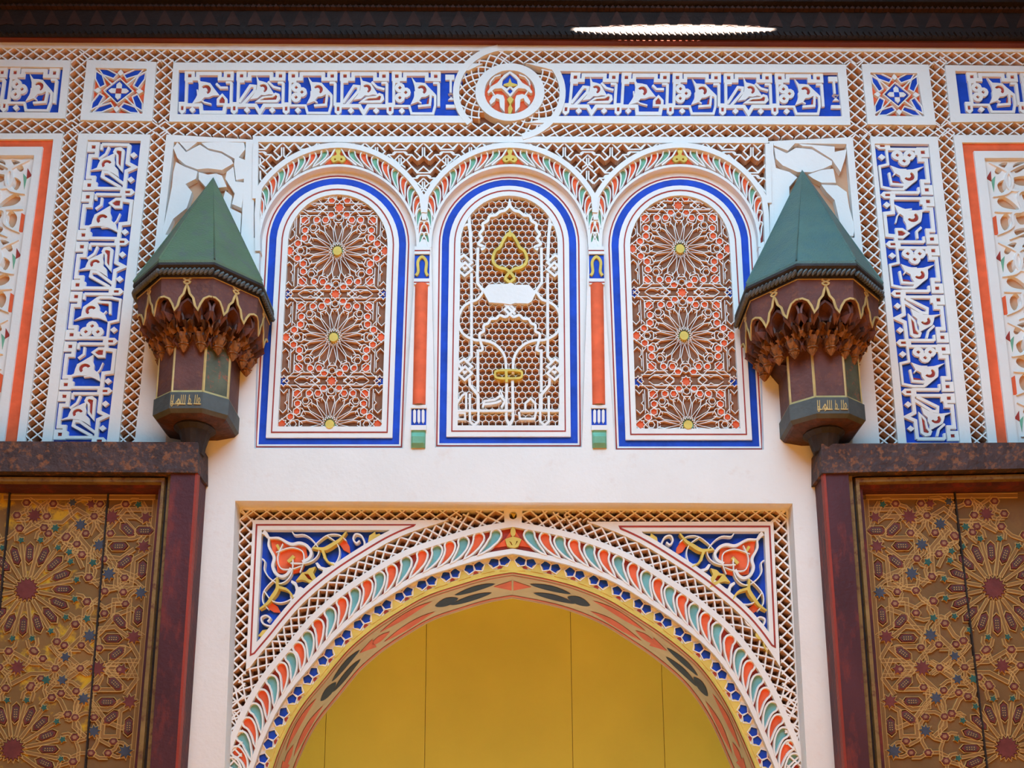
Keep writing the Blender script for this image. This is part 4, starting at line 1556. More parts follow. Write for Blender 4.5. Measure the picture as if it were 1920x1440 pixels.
for sd in (-1, 1):
    L_ = (lenL if sd < 0 else lenR) - 60
    b = MB()
    for t0, t1 in ((.07, .10), (.16, .175), (.86, .91), (.95, .962)):
        soff_patch(b, sd, 0, L_, lambda u: t0, lambda u: t1, 40)
    b.build('red_line', SOFR, ARCH)
    k, s = 0, 12
    while s < L_ - 120:
        sh = math.sin
        if k % 2 == 0:
            for lo, hi, a0, a1 in ((.26, .44, 22, 104), (.54, .74, 30, 116), (.36, .64, 98, 146)):
                b = MB()
                soff_patch(b, sd, s + a0, s + a1, lambda u: lerp(lo, hi, .5) - (hi - lo) / 2 * max(0, sh(PI * u)) ** .8, lambda u: lerp(lo, hi, .5) + (hi - lo) / 2 * max(0, sh(PI * u)) ** .6, 14)
                b.build('black_flame', BLACKP, ARCH)
            b = MB()
            soff_patch(b, sd, s - 10, s + 26, lambda u: .34 + .1 * u, lambda u: .34 + .1 * u + .34 * (1 - u))
            b.build('red_flame', SOFR, ARCH)
        else:
            for lo, hi, a0, a1 in ((.22, .40, 0, 120), (.60, .80, 0, 120), (.40, .60, 100, 150)):
                b = MB()
                soff_patch(b, sd, s + a0, s + a1, lambda u: lerp(lo, hi, .5) - (hi - lo) / 2 * sh(PI * u), lambda u: lerp(lo, hi, .5) + (hi - lo) / 2 * sh(PI * u))
                b.build('red_flame', SOFR, ARCH)
        s += 148
        k += 1

# ------------------------------------------------------------------ the ochre room behind the arch
b = MB()
zc, yb = 3.6, 1.7
x0, x1 = -1.9, 1.9
yf = 0.02 - DEEP
for i in range(6):
    xa, xb = lerp(x0, x1, i / 6), lerp(x0, x1, (i + 1) / 6)
BACK = []
rw = thing('wall_far', None, None, (0, yb, 0), kind='structure')
seams = [x0] + [W(px, 1300, -yb).x for px in (613, 798, 1072, 1242)] + [x1]
for xa, xb in zip(seams, seams[1:]):
    b = MB()
    b.box(xa + .0015, xb - .0015, yb, yb + .03, 0, zc)
    b.build('panel', OCHRE, rw)
b = MB()
b.box(x0, x1, yb + .012, yb + .05, 0, zc)
b.build('joint_backing', SOFF, rw)
b = MB()
b.box(x0 - .05, x0, yf, yb, 0, zc)
b.box(x1, x1 + .05, yf, yb, 0, zc)
struct('wall_inner', b, OCHRE)
b = MB()
b.box(x0 - .05, x1 + .05, yf, yb + .05, zc, zc + .05)
struct('ceiling', b, OCHRE)
# masonry behind the arch leaf, closing the room towards the court
b = MB()
b.prism([p for p in [(-200, 900), (2120, 900), (2120, FAR), (-200, FAR)]], AG - .2, DEEP + .002, holes=[[p for p in OFF(4)] + [(1450, FAR - 20), (478, FAR - 20)]], back=True)
struct('wall_core', b, SOFF)


# ================================================================== wooden brackets
def bracket(label, exL, exR, ey, apex, sh, capmat, panelmats, zpx):
    # exL, exR, ey: eave front edge corners in the photograph; sh: lower shaft front corners; zpx: rows on the front face
    d = 0.35
    for _ in range(6):
        s = abs(W(exR, ey, S + d).x - W(exL, ey, S + d).x)
        d = 1.69 * s
    A, B = W(exL, ey, S + d), W(exR, ey, S + d)
    cx, ze = (A.x + B.x) / 2, (A.z + B.z) / 2
    a, c, cd, sd = s / 2, .69 * s, .69 * s, 1.0 * s
    yw = -S

    def oct_(k, z, shift=0.0, kd=None, aa=None):
        a_, c_, cd_, sd_ = aa or (a, c, cd, sd)
        kd = k if kd is None else kd
        pts = [(-a_ - c_, 0), (-a_ - c_, sd_), (-a_, sd_ + cd_), (a_, sd_ + cd_), (a_ + c_, sd_), (a_ + c_, 0)]
        return [Vector((cx + shift + x * k, yw - y * kd, z)) for x, y in pts]

    zf = lambda py, dd: W((exL + exR) / 2, py, S + dd).z
    root = thing('wall_bracket', label, 'bracket', (cx, yw, zf(800, .2)), 'carved wooden brackets with pointed green caps')
    # cap
    ap = W(apex[0], apex[1], S + .02)
    b = MB()
    ring = oct_(1.03, ze, 0)
    for p, q in zip(ring, ring[1:]):
        b.add([p, q, ap], [(0, 1, 2)])
    b.loft([ring, oct_(1.03, ze - .012)], closed=False)
    b.build('cap', capmat, root)
    b = MB()
    for p in ring[1:5]:
        v = (ap - p)
        n = Vector((p.x - cx, p.y - yw, 0)).normalized()
        t = n.cross(Vector((0, 0, 1)))
        b.add([p + t * .004, p - t * .004, ap, p + n * .004 + Vector((0, 0, .004))], [(0, 3, 2), (3, 1, 2)])
    b.build('cap_seam', capmat, root)
    # eave mouldings and rope
    z1 = ze - .012
    b = MB()
    b.loft([oct_(1.035, z1), oct_(1.035, z1 - .010), oct_(1.0, z1 - .022), oct_(.985, z1 - .024), oct_(.985, z1 - .05), oct_(.9, z1 - .05)], closed=False)
    b.loft([oct_(1.03, z1), oct_(.5, z1)], closed=False)
    b.build('eave', EAVE, root)
    rope = oct_(1.0, z1 - .034)
    k = 0
    for p, q in zip(rope, rope[1:]):
        n = max(3, int((q - p).length / .017))
        dr = (q - p).normalized()
        nn = Vector((dr.y, -dr.x, 0))
        if nn.y > 0 and abs(dr.x) > .3:
            nn = -nn
        b = MB()
        for j in range(n):
            c0 = p + (q - p) * ((j + .5) / n)
            rings = []
            for u in (-1, -.5, .5, 1):
                r_ = .0100 * (1 if abs(u) < .9 else .55)
                cc = c0 + dr * (.010 * u) + Vector((0, 0, .008 * u)) + nn * .006
                rings.append([cc + (Vector((0, 0, 1)) * math.sin(t) + nn * math.cos(t)) * r_ for t in [PI / 3 * i for i in range(6)]])
            b.loft(rings, cap0=True, cap1=True)
        b.build('rope_moulding', ROPE, root)
    # painted body: five faces with a lobed lower edge
    zb0 = z1 - .046
    zb1 = zf(zpx[1], d)            # cusps of the lobed edge
    H = zb0 - zb1
    top = oct_(.965, zb0)
    bot = oct_(.93, zb1)
    for fi in range(5):
        tl, tr = top[fi], top[fi + 1]
        bl, br = bot[fi], bot[fi + 1]
        ux = (tr - tl)
        wdt = ux.length
        nrm = Vector((ux.y, -ux.x, 0)).normalized()
        if nrm.dot(Vector(((tl.x + tr.x) / 2 - cx, (tl.y + tr.y) / 2 - yw + .05, 0))) < 0:
            nrm = -nrm

        def FM(u, v, dref, dd, tl=tl, tr=tr, bl=bl, br=br, nrm=nrm):
            p = tl.lerp(tr, u).lerp(bl.lerp(br, u), v)
            return p + nrm * dd
        lob = [(0, .62), (.06, .60), (.16, .66), (.22, .80), (.27, .98), (.33, .86), (.37, .64), (.44, .52), (.47, .36), (.50, .22), (.53, .36), (.56, .52), (.63, .64), (.67, .86), (.73, .98), (.78, .80), (.84, .66), (.94, .60), (1, .62)]
        b = MB(FM)
        b.prism([(0, 0), (1, 0)] + lob[::-1], 0, -.014)
        pn = b.build('body_panel', panelmats[fi % len(panelmats)], root)
        b = MB(FM)
        wl = .05
        b.stroke([(x, y - .03) for x, y in lob], .045, .003, 0)
        # figure-of-eight loop over the peak
        b.stroke(cr_spline([(.5, .22), (.44, .15), (.56, .07), (.54, .0)], 3), .035, .003, 0)
        b.stroke(cr_spline([(.5, .22), (.56, .15), (.44, .07), (.46, .0)], 3), .035, .0034, 0)
        b.stroke([(0, .02), (1, .02)], .05, .003, 0)
        b.build('gilt_edge', GILT, pn)
    # tapering core
    la, lc, lcd, lsd = None, None, None, None
    d2 = .2
    for _ in range(6):
        s2 = abs(W(sh[1], sh[2], S + d2).x - W(sh[0], sh[2], S + d2).x)
        d2 = 1.8 * s2
    P0, P1 = W(sh[0], sh[2], S + d2), W(sh[1], sh[2], S + d2)
    cx2 = (P0.x + P1.x) / 2
    low = (s2 / 2, .66 * s2, .5 * s2, 1.3 * s2)
    zs0 = zf(zpx[2], d2)           # bottom of shaft
    lowr = lambda k, z: [Vector((cx2 + x * k, yw - y * k, z)) for x, y in [(-low[0] - low[1], 0), (-low[0] - low[1], low[3]), (-low[0], low[3] + low[2]), (low[0], low[3] + low[2]), (low[0] + low[1], low[3]), (low[0] + low[1], 0)]]
    zs1 = zb1 - .02
    ztop_shaft = zf(zpx[3], d2)
    b = MB()
    rings = [oct_(.88, zb0 - .01), oct_(.70, zb1 + .40 * H), oct_(.62, zb1 - .03), oct_(.50, lerp(zb1, ztop_shaft, .7)), lowr(1.0, ztop_shaft)]
    b.loft(rings, closed=False)
    b.build('muqarnas_core', CARVE, root)

    # tiers of pointed niches stepping inwards
    def niche(b, c, ux, nrm, w_, h, dep):
        # hood with a pointed arch mouth: front arch ring, hollow behind it
        arc = [(-.5, 0), (-.47, .35), (-.34, .66), (-.14, .88), (0, 1.0), (.14, .88), (.34, .66), (.47, .35), (.5, 0)]
        inn_ = [(x * .70, y * .80) for x, y in arc]
        Pt = lambda x, y, dd: c + ux * (x * w_) + Vector((0, 0, y * h)) + nrm * dd
        vs = [Pt(x, y, 0) for x, y in arc] + [Pt(x, y, .002) for x, y in inn_] + [Pt(x, y, -dep) for x, y in inn_] + [Pt(x * 1.0, y, -dep) for x, y in arc]
        n = len(arc)
        fs = []
        for i in range(n - 1):
            fs += [(i, i + 1, n + i + 1, n + i), (n + i, n + i + 1, 2 * n + i + 1, 2 * n + i), (i + 1, i, 3 * n + i, 3 * n + i + 1)]
        fs.append(tuple(2 * n + i for i in range(n)))
        b.add(vs, fs)
        # tapered foot under each jamb
        for sx in (-.5, .5):
            ft = c + ux * (sx * w_)
            r = w_ * .17
            b.add([ft + ux * r + nrm * .002, ft - ux * r + nrm * .002, ft - nrm * dep - ux * r, ft - nrm * dep + ux * r, ft + Vector((0, 0, -h * .55)) - nrm * dep * .6], [(0, 1, 4), (1, 2, 4), (2, 3, 4), (3, 0, 4), (0, 3, 2, 1)])

    zt, zbm = zb1 + .40 * H, lerp(zb1, ztop_shaft, .62)
    TH = zt - zbm
    tiers = [(.90, .62, .46, [(.5, .40), (.13, .25), (.87, .25)], .050, BODY), (.86, .40, .34, [(.30, .24), (.70, .24)], .045, CARVE),
             (.79, .26, .30, [(.5, .24), (.12, .2), (.88, .2)], .040, CARVG), (.74, .08, .30, [(.29, .26), (.71, .26)], .040, CARVE), (.68, -.06, .26, [(.5, .28), (.1, .2), (.9, .2)], .035, BODY)]
    spots = []
    for ti, (k, zz, hh, us, dep, mm) in enumerate(tiers):
        ring = oct_(k, zbm + TH * zz)
        for fi in range(5):
            p, q = ring[fi], ring[fi + 1]
            ux = (q - p)
            L_ = ux.length
            ux = ux.normalized()
            nrm = Vector((ux.y, -ux.x, 0))
            if nrm.dot(Vector(((p.x + q.x) / 2 - cx, (p.y + q.y) / 2 - yw + .05, 0))) < 0:
                nrm = -nrm
            for u, w_ in us:
                b = MB()
                niche(b, p.lerp(q, u), ux, nrm, L_ * w_, TH * hh, dep)
                b.build('muqarnas_niche', mm, root)
    zp = lerp(zb1, ztop_shaft, .54)
    pr_ = oct_(.66, zp)
    for p, q in zip(pr_, pr_[1:]):
        spots += [p.lerp(q, .27), p.lerp(q, .76)]
    hp = (zp - ztop_shaft) * 1.0
    for p in spots:
        b = MB()
        prof = [(.034, .34), (.030, .0), (.022, -.26), (.016, -.40), (.022, -.45), (.022, -.52), (.014, -.56), (.018, -.66), (.010, -.9), (.003, -1.1)]
        rings = []
        for r_, zz in prof:
            rings.append([p + Vector((r_ * s / .21 * (1 if i % 2 else .82) * math.cos(2 * PI * i / 16), r_ * s / .21 * (1 if i % 2 else .82) * math.sin(2 * PI * i / 16), zz * hp)) for i in range(16)])
        b.loft(rings, cap0=True, cap1=True)
        b.build('pendant', CARVG, root)
    # lower shaft: painted panels, light edge strips
    T, Bt = lowr(1.0, ztop_shaft + .06), lowr(1.0, zs0)
    for fi in range(5):
        b = MB()
        b.add([T[fi], T[fi + 1], Bt[fi + 1], Bt[fi]], [(0, 1, 2, 3)])
        b.build('shaft_panel', (BODY, BODY, BODY, BODYG, BODY)[fi], root)
    b = MB()
    for fi in range(1, 5):
        e = [T[fi], Bt[fi]]
        n_ = Vector((T[fi].x - cx2, T[fi].y - yw, 0)).normalized() * .002
        t_ = Vector((-n_.y, n_.x, 0)).normalized() * .005
        b.add([e[0] + n_ + t_, e[0] + n_ - t_, e[1] + n_ - t_, e[1] + n_ + t_, e[0] + n_ * 2.5, e[1] + n_ * 2.5], [(0, 4, 5, 3), (4, 1, 2, 5)])
    b.loft([lowr(1.015, zs0 + .010), lowr(1.02, zs0)], closed=False)
    b.build('gilt_strip', GILT, root)
    # inscribed band
    zb3 = zf(zpx[4], d2 * 1.04)
    b = MB()
    b.loft([lowr(1.0, zs0), lowr(1.06, zs0 - .002), lowr(1.06, zb3), lowr(.98, zb3 - .012)], closed=False)
    bd = b.build('inscribed_band', BAND, root)
    p, q = lowr(1.065, zs0 - .008)[2:4]
    hb = (zs0 - zb3) * .8
    FMb = lambda u, v, dref, dd: p.lerp(q, u) + Vector((0, -dd, -hb * v))
    b = MB(FMb)
    for x in (.06, .12, .36, .42, .48, .60, .78, .84):
        b.stroke([(x, .12), (x - .01, .80)], .020, .0012, 0)
    for x0_, x1_ in ((.04, .16), (.22, .50), (.56, .70), (.74, .96)):
        b.stroke([(x0_, .80), (x1_, .82)], .09, .0014, 0)
    for x, y in ((.08, .80), (.28, .62), (.62, .60), (.90, .55)):
        b.stroke(cr_spline([(x - .03, y), (x, y - .22), (x + .03, y), (x, y + .2)], 3, True), .022, .0016, 0, True)
    b.stroke(cr_spline([(.18, .86), (.26, .5), (.33, .75), (.25, .95)], 3), .022, .0012, 0)
    b.build('lettering', GILT, bd)
    # foot plate and stub below
    b = MB()
    b.loft([lowr(.98, zb3 - .012), lowr(.93, zb3 - .018), [v + Vector((0, 0, 0)) for v in lowr(.45, zb3 - .03)]], closed=False)
    lr = lowr(.45, zb3 - .03)
    b.add(lr, [tuple(range(6))])
    b.build('foot_plate', CARVE, root)
    b = MB()
    cyl = lambda r, z: [Vector((cx2 + r * math.cos(t), yw - low[3] * .62 + r * math.sin(t), z)) for t in [PI / 8 * i for i in range(16)]]
    b.loft([cyl(.075, zb3 - .014), cyl(.08, zb3 - .03), cyl(.06, zb3 - .045), cyl(.045, zb3 - .10), cyl(.04, W(360, 840, S + .12).z - .02)], cap1=True)
    b.build('foot_stub', EAVE, root)
    return root


bracket('carved wooden wall bracket with the greener pointed cap, nearer the dim corner', 301, 402.5, 490, (400, 332), (323, 381, 733), CAPG, [BODY], (0, 578, 737, 662, 766))
bracket('carved wooden wall bracket with the bluish pointed cap, nearer the bright end', 1493, 1601, 492, (1504, 318), (1528, 1586, 742), CAPG2, [BODY], (0, 582, 747, 672, 776))


# ================================================================== painted wooden doors
def door(n, label, fl):
    X = (lambda x: x) if fl < 0 else None
    root = thing('door_%d' % n, label, None, W(330 if fl < 0 else 1590, FAR, S), kind='structure')
    DL, DP, DM, DB = .20, .19, .15, .07
    if fl < 0:
        lint = [(-260, 826), (371, 829), (371, 886), (-260, 882)]
        post = [(321, 880), (369, 880), (331, 1440), (264, FAR), (214, FAR), (281, 1440)]
        mo = [((322, 886), (283, 1440)), ((316, 892), (275, 1440)), ((309, 899), (266, 1440)), ((303, 907), (257, 1440)), ((298, 915), (252, 1440))]
        far = -260
        tops = [884, 889, 896, 904, 914]
        slope = 0
    else:
        lint = [(1540, 832), (2180, 828), (2180, 872), (1540, 887)]
        post = [(1545, 880), (1590, 880), (1631, 1440), (1698, FAR), (1650, FAR), (1586, 1440)]
        mo = [((1589, 888), (1630, 1440)), ((1597, 893), (1638, 1440)), ((1604, 899), (1646, 1440)), ((1611, 907), (1653, 1440)), ((1617, 916), (1659, 1440))]
        far = 2180
        tops = [884, 889, 896, 904, 916]
        slope = -.022
    b = MB()
    b.prism(lint, DL, S - .02)
    b.build('lintel', WOODB, root)
    b = MB()
    b.prism(post, DP, S - .02)
    ps = b.build('post', POST, root)
    b = MB()
    e0, e1 = (post[1], post[2]) if fl < 0 else (post[0], post[5])
    b.stroke([e0, e1, (post[3] if fl < 0 else post[4])], 7, DP + .002, DP - .02, crest=.7)
    b.build('red_edge', POSTS, root)
    # stepped mouldings across the top and down the post
    ds = [.165, .15, .17, .14, .15]
    for k in range(4):
        (xa, ya), (xb, yb_) = mo[k]
        (xc, yc), (xd, yd) = mo[k + 1]
        ext = lambda p, q: (q[0] + (q[0] - p[0]) * (FAR - q[1]) / (q[1] - p[1]), FAR)
        b = MB()
        yt0, yt1 = tops[k], tops[k + 1]
        fy = lambda x, y: y + (x - xa) * slope if fl > 0 else y - (xa - x) * .006
        b.prism([(far, fy(far, yt0)), (xa, yt0), ext(mo[k][0], mo[k][1]), ext(mo[k + 1][0], mo[k + 1][1]), (xc, yt1), (far, fy(far, yt1))], ds[k], DB - .02)
        b.build('moulding', (MOULD, WOODD, MOULD, POST)[k], root)
    # boards
    edge = lambda y: lerp(mo[4][0][0], mo[4][1][0], (y - mo[4][0][1]) / (mo[4][1][1] - mo[4][0][1]))
    if fl < 0:
        seam = [((204, 905), (159, 1440)), ((19, 905), (-26, 1440))]
        lines = [((310, 905), (250, 1440))] + seam + [((-260, 905), (-300, 1440))]
    else:
        seam = [((1788, 900), (1852, 1440)), ((1990, 896), (2060, 1440))]
        lines = [((1610, 905), (1650, 1440))] + seam + [((2180, 900), (2260, 1440))]
    at = lambda l, y: lerp(l[0][0], l[1][0], (y - l[0][1]) / (l[1][1] - l[0][1]))
    for k in range(3):
        g = 1.0
        l0, l1 = lines[k], lines[k + 1]
        s_ = -1 if fl < 0 else 1
        b = MB()
        b.prism([(at(l0, 900) + s_ * g, 900), (at(l1, 900) - s_ * g, 900), (at(l1, FAR) - s_ * g, FAR), (at(l0, FAR) + s_ * g, FAR)], DB + .001 * k, DB - .02)
        b.build('board', (DOOR, DOORY if fl < 0 else DOOR, DOORY if fl < 0 else DOOR)[k], root)
    b = MB()
    b.prism([(far, 890), (mo[2][0][0], 890), (mo[2][1][0], 1440), (far, 1440)], DB - .012, DB - .02)
    b.build('board_backing', EAVE, root)
    b = MB()
    ty = (lambda x: 926 - (x - 1617) * .018) if fl > 0 else (lambda x: 924 - (300 - x) * .012)
    xs = mo[4][0][0]
    b.prism([(far, ty(far) - 14), (xs, ty(xs) - 14), (xs, ty(xs)), (far, ty(far))], DB + .006, DB - .02)
    b.build('maroon_strip', MOTR, root)

    # painted interlace in low relief; local coordinates: x inwards from the moulding, y photograph row
    def L(x, y):
        e = edge(y)
        return (e - x if fl < 0 else e + x, y + (0 if fl < 0 else -x * .012))
    LL = lambda pts: [L(*p) for p in pts]
    D0 = DB + .004
    strap, line = MB(), MB()
    lim = 300

    def st(pts, w_=8):
        p = LL(pts)
        strap.stroke(p, w_, D0 + .001, DB)
        for o in (w_ / 2, -w_ / 2):
            line.stroke(offset2(p, o), 1.3, D0 + .0022, DB)

    def piece(pts, m, nm, hgt=.006):
        b = MB()
        b.prism(LL(pts), D0 + hgt, DB)
        b.build(nm, m, root)

    cents = []

    def star(x, y, r, n, m, nm='painted_star', inn=.55):
        cents.append((x, y))
        pts = [(x + r * (1 if k % 2 == 0 else inn) * math.cos(PI * k / n + .15), y + r * (1 if k % 2 == 0 else inn) * math.sin(PI * k / n + .15)) for k in range(2 * n)]
        piece(pts, m, nm)
        line.stroke(LL([(x + (p[0] - x) * 1.18, y + (p[1] - y) * 1.18) for p in pts]), 1.2, D0 + .002, DB, True)

    def cart(x, y, a, l=15, h=6.5):
        c, q = math.cos(a), math.sin(a)
        sh_ = [(-l, 0), (-l * .62, -h), (l * .62, -h), (l, 0), (l * .62, h), (-l * .62, h)]
        T = lambda k, o=0: [(x + (px * k) * c - (py * k) * q, y + (px * k) * q + (py * k) * c) for px, py in sh_]
        piece(T(1), MOTR, 'cartouche', .005)
        piece(T(.74), MOTD, 'cartouche_core', .007)
        for u in (-.4, -.13, .13, .4):
            for v in (-.3, .3):
                px, py = u * l, v * h
                line.prism(LL(circ(x + px * c - py * q, y + px * q + py * c, 1.1, n=5)), D0 + .0085, DB)
        line.stroke(LL(T(1.25)), 1.2, D0 + .002, DB, True)

    def hexa(x, y, r=7.5, m=None):
        cents.append((x, y))
        pts = [(x + r * 1.12 * math.cos(t), y + r * math.sin(t)) for t in [PI / 3 * i for i in range(6)]]
        piece(pts, MOTR, 'painted_hexagon', .005)
        piece([(x + (p[0] - x) * .55, y + (p[1] - y) * .55) for p in pts], m or MOTL, 'hexagon_core', .007)
        line.stroke(LL([(x + (p[0] - x) * 1.3, y + (p[1] - y) * 1.3) for p in pts]), 1.2, D0 + .002, DB, True)

    RXc = 232
    for ry in (1105, 1405):
        for k in range(16):
            a = k * PI / 8
            T = lambda r: (RXc + r * math.cos(a), ry + r * math.sin(a))
            if abs(math.cos(a)) < 2 and ry + 105 * math.sin(a) < 1470:
                cart(*T(68), a, 17, 6.5)
            a2 = a + PI / 16
            U = lambda r: (RXc + r * math.cos(a2), ry + r * math.sin(a2))
            if ry + 90 * math.sin(a2) < 1460:
                st([U(24), U(88)], 6)
                star(*U(94), 6.5, 5, MOTG)
                hexa(*U(118), 7) if k % 2 else hexa(*U(117), 7)
        star(RXc, ry, 22, 16, MOTR, 'rosette_heart', .72)
    # stars, hexagons and cartouches of the border field, from the photograph
    for (x, y, r, n, m) in ((84, 969, 15, 10, MOTR), (229, 966, 14, 10, MOTR), (19, 1024, 13, 8, MOTR), (103, 1022, 12, 8, MOTB), (141, 984, 12, 8, MOTB), (80, 1076, 13, 8, MOTB), (17, 1111, 12, 8, MOTB),
                            (23, 1194, 14, 8, MOTR), (86, 1253, 16, 10, MOTR), (236, 1251, 15, 10, MOTR), (106, 1192, 13, 8, MOTB), (20, 1315, 14, 8, MOTR), (107, 1310, 12, 8, MOTB), (20, 1409, 14, 8, MOTB), (82, 1371, 12, 8, MOTB),
                            (148, 1232, 10, 6, MOTB), (150, 1275, 10, 6, MOTB), (158, 1035, 7, 5, MOTG), (188, 990, 8, 6, MOTG), (180, 1275, 9, 6, MOTG), (125, 945, 9, 6, MOTR), (36, 946, 7, 5, MOTG), (160, 942, 8, 6, MOTB),
                            (112, 1055, 8, 5, MOTG), (114, 1160, 8, 5, MOTG), (40, 1255, 11, 6, MOTR), (20, 970, 11, 6, MOTR)):
        star(x, y, r, n, m)
    for (x, y, a) in ((52, 993, -.75), (66, 1024, 0), (18, 1067, 1.57), (52, 1053, .7), (18, 1154, 1.57), (52, 1165, -.8), (62, 1197, 0), (52, 1225, .7), (50, 1282, -.75), (62, 1316, 0), (52, 1345, .7), (18, 1362, 1.57), (20, 995, .0)):
        cart(x, y, a, 16, 7)
    for (x, y) in ((60, 945), (108, 945), (196, 944), (246, 942), (117, 968), (84, 1000), (92, 1048), (50, 1083), (85, 1108), (50, 1110), (82, 1150), (44, 1132), (86, 1215), (118, 1253), (165, 1253), (120, 1210), (152, 1210), (44, 1255),
                   (85, 1290), (122, 1296), (150, 1300), (84, 1345), (44, 1390), (52, 1412), (84, 1412), (120, 1345), (190, 1235), (190, 1272), (207, 1285), (206, 1222), (130, 1000), (165, 1005), (145, 1020), (200, 1000), (262, 966), (270, 1251), (206, 968)):
        hexa(x, y, 6.5)
    for sgn, y0 in ((1, 969), (1, 1253), (-1, 1253), (-1, 1535)):
        Y = lambda v: y0 + sgn * v
        if sgn < 0 and y0 > 1400:
            Y = lambda v: y0 - v
        ok = lambda pts: all(930 < p[1] < 1462 for p in pts)
        for pts in ([(10, Y(-14)), (60, Y(-14)), (84, Y(18)), (110, Y(44)), (84, Y(70)), (60, Y(100)), (30, Y(112)), (10, Y(100))],
                    [(36, Y(0)), (64, Y(0)), (30, Y(36)), (40, Y(40)), (92, Y(40)), (92, Y(74)), (60, Y(78)), (36, Y(60))],
                    [(100, Y(-12)), (150, Y(28)), (120, Y(60)), (120, Y(110)), (96, Y(130))],
                    [(104, Y(12)), (150, Y(-14)), (176, Y(10)), (210, Y(10)), (246, Y(30))], [(150, Y(14)), (176, Y(40)), (150, Y(60)), (130, Y(96))],
                    [(4, Y(60)), (36, Y(80)), (36, Y(128)), (66, Y(128)), (66, Y(96))], [(30, Y(-20)), (10, Y(20)), (30, Y(50))]):
            if ok(pts):
                st(pts, 7)
    st([(5, 936), (5, 1200), (5, 1462)], 8)
    st([(5, 932), (290, 932)], 8)
    done = set()
    for i_, c0 in enumerate(cents):
        near = sorted((math.dist(c0, c1), j_) for j_, c1 in enumerate(cents) if j_ != i_)[:3]
        for dd, j_ in near:
            key = (min(i_, j_), max(i_, j_))
            if key in done or dd > 52 or dd < 14:
                continue
            done.add(key)
            c1 = cents[j_]
            mx_ = ((c0[0] + c1[0]) / 2, (c0[1] + c1[1]) / 2)
            if min(math.dist(mx_, (RXc, 1105)), math.dist(mx_, (RXc, 1405))) < 100:
                continue
            nx, ny = -(c1[1] - c0[1]) / dd, (c1[0] - c0[0]) / dd
            k_ = 9 if (i_ + j_) % 2 else -9
            st([(c0[0] + nx * k_, c0[1] + ny * k_), (mx_[0] + nx * k_, mx_[1] + ny * k_), c1], 5.5)
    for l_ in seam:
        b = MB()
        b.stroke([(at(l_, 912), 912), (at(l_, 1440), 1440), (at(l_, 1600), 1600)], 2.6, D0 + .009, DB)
        b.build('seam_shade_strip', EAVE, root)  # dark strip laid over the joint to draw its shadow gap
    strap.build('painted_strap', STRAP, root, kind='stuff')
    line.build('gold_line', GOLDL, root, kind='stuff')
    return root


door(1, 'painted wooden door leaf with yellowed boards at the dim end', -1)
door(2, 'painted wooden door leaf with brown star interlace at the bright end', 1)

# ================================================================== beam and eave above the wall
root = thing('trim_1', 'dark carved wooden beam running along the top of the wall', None, W(960, 78, S), kind='structure')
TY = lambda x, y0, y1: lerp(y0, y1, x / 1920.0)


def beam(nm, ya, yb_, d, m, back=0.0):
    # ya, yb_: rows at the left and right ends for the top and bottom edges
    b = MB()
    b.prism([(-500, TY(-500, *ya)), (2420, TY(2420, *ya)), (2420, TY(2420, *yb_)), (-500, TY(-500, *yb_))], d, back)
    return b.build(nm, m, root)


beam('red_board', (50, 60), (71, 82), .085, WOODR)
beam('rope_rail', (48, 54), (61, 69), .11, WOODD)
beam('frieze_board', (8, 14), (56, 63), .10, WOODD)
beam('upper_rail', (-8, 4), (10, 15), .114, WOODD)
beam('crown_board', (-260, -250), (-3, 4), .14, WOODD)
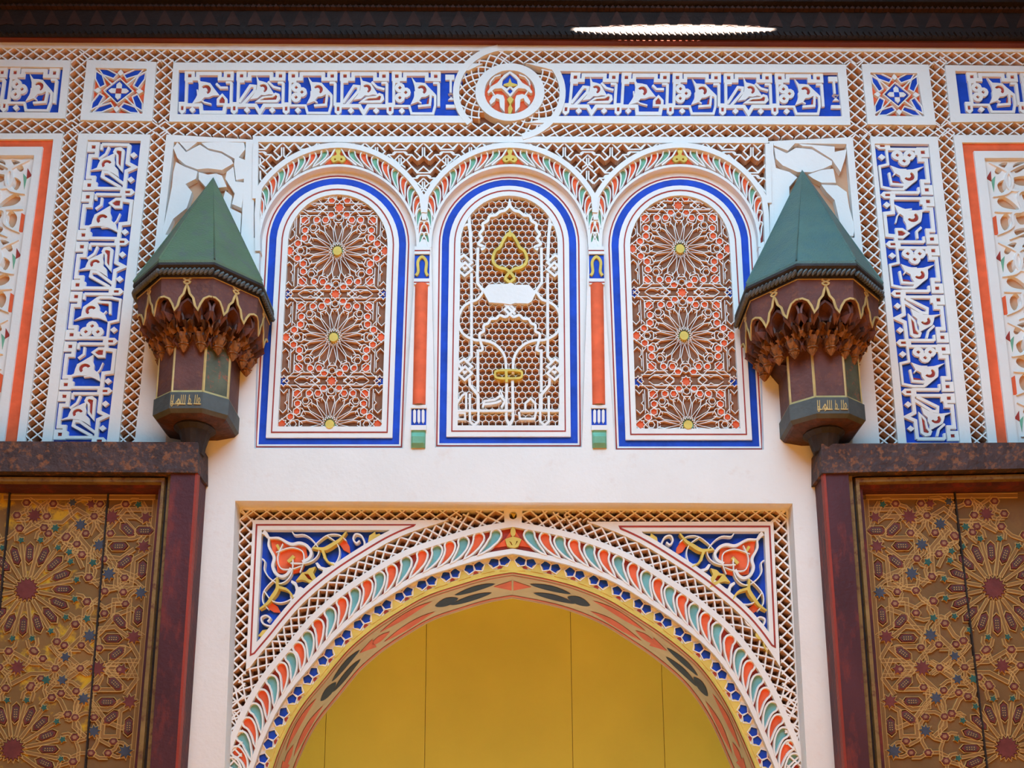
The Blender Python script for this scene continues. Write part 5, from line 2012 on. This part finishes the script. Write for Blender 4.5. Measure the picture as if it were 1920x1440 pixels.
# eave soffit reaching out over the court
zE = W(960, -20, .14).z
b = MB()
b.box(-4.4, 4.4, -0.42, -.10, zE + .10, zE + .2)
b.build('eave_board', WOODD, root)
b = MB()
for k in range(9):
    x = -3.6 + k * .9
    b = MB()
    b.box(x - .05, x + .05, -0.41, -.13, zE + .03, zE + .10)
    b.build('rafter', WOODD, root)
WOODP = mat('faded_paint_wood', (58, 36, 30), 0.6, 0.3, 20, 0.2)
for k in range(46):
    x = 12 + k * 42.4
    y0, y1 = TY(x, 18, 22), TY(x, 47, 52)
    b = MB()
    b.prism(cr_spline([(x, y0), (x + 6, y0 + 10), (x + 12, y1 - 8), (x + 14, y1), (x, y1 - 3), (x - 14, y1), (x - 12, y1 - 8), (x - 6, y0 + 10)], 2, True), .103, .09)
    b.build('painted_palmette', WOODP, root)
b = MB()
for k in range(170):
    x = 4 + k * 11.4
    y = TY(x, 62, 66)
    b.prism([(x - 5, y - 7), (x + 1, y - 7), (x + 7, y + 1), (x + 1, y + 1)], .118, .1)
b.build('rope_carving', WOODD, root, kind='stuff')
b = MB()
for k in range(180):
    x = 4 + k * 10.7
    y = TY(x, 11, 17)
    b.prism([(x - 5, y), (x, y - 6), (x + 5, y)], .120, .10)
b.build('zigzag_carving', WOODP, root, kind='stuff')

# ================================================================== the court outside the picture
b = MB()
b.box(-5, 5, -9.5, 0.2, -.1, 0)
struct('floor', b, FLOORM)
b = MB()
b.box(-5, 5, -9.7, -9.5, 0, 5.6)
struct('wall_front', b, WARMW)
b = MB()
b.box(-5.2, -5, -9.7, .3, 0, 5.6)
struct('wall_left', b, WARMW)
b = MB()
b.box(5, 5.2, -9.7, .3, 0, 5.6)
struct('wall_right', b, WARMW)
# unseen gallery cover added round the court; its opening shapes the skylight
OX0, OX1, OY0, OY1 = -1.7, 2.0, -5.6, -1.05
b = MB()
zr = zE + .2
b.box(-5.2, OX0, -9.7, .4, zr, zr + .12)
b.box(OX1, 5.2, -9.7, .4, zr, zr + .12)
b.box(OX0, OX1, OY1, .4, zr, zr + .12)
b.box(OX0, OX1, -9.7, OY0, zr, zr + .12)
struct('unseen_roof', b, WOODD)
b = MB()
b.box(-5, 5, 0.30, 0.5, 3.9, 6.0)
b.box(-5, -1.9, 0.45, 0.6, 0, 3.9)
b.box(1.9, 5, 0.45, 0.6, 0, 3.9)
b.box(-5, -3.2, 0.02, 0.3, 0, 6.0)
b.box(3.2, 5, 0.02, 0.3, 0, 6.0)
struct('wall_mass', b, WARMW)
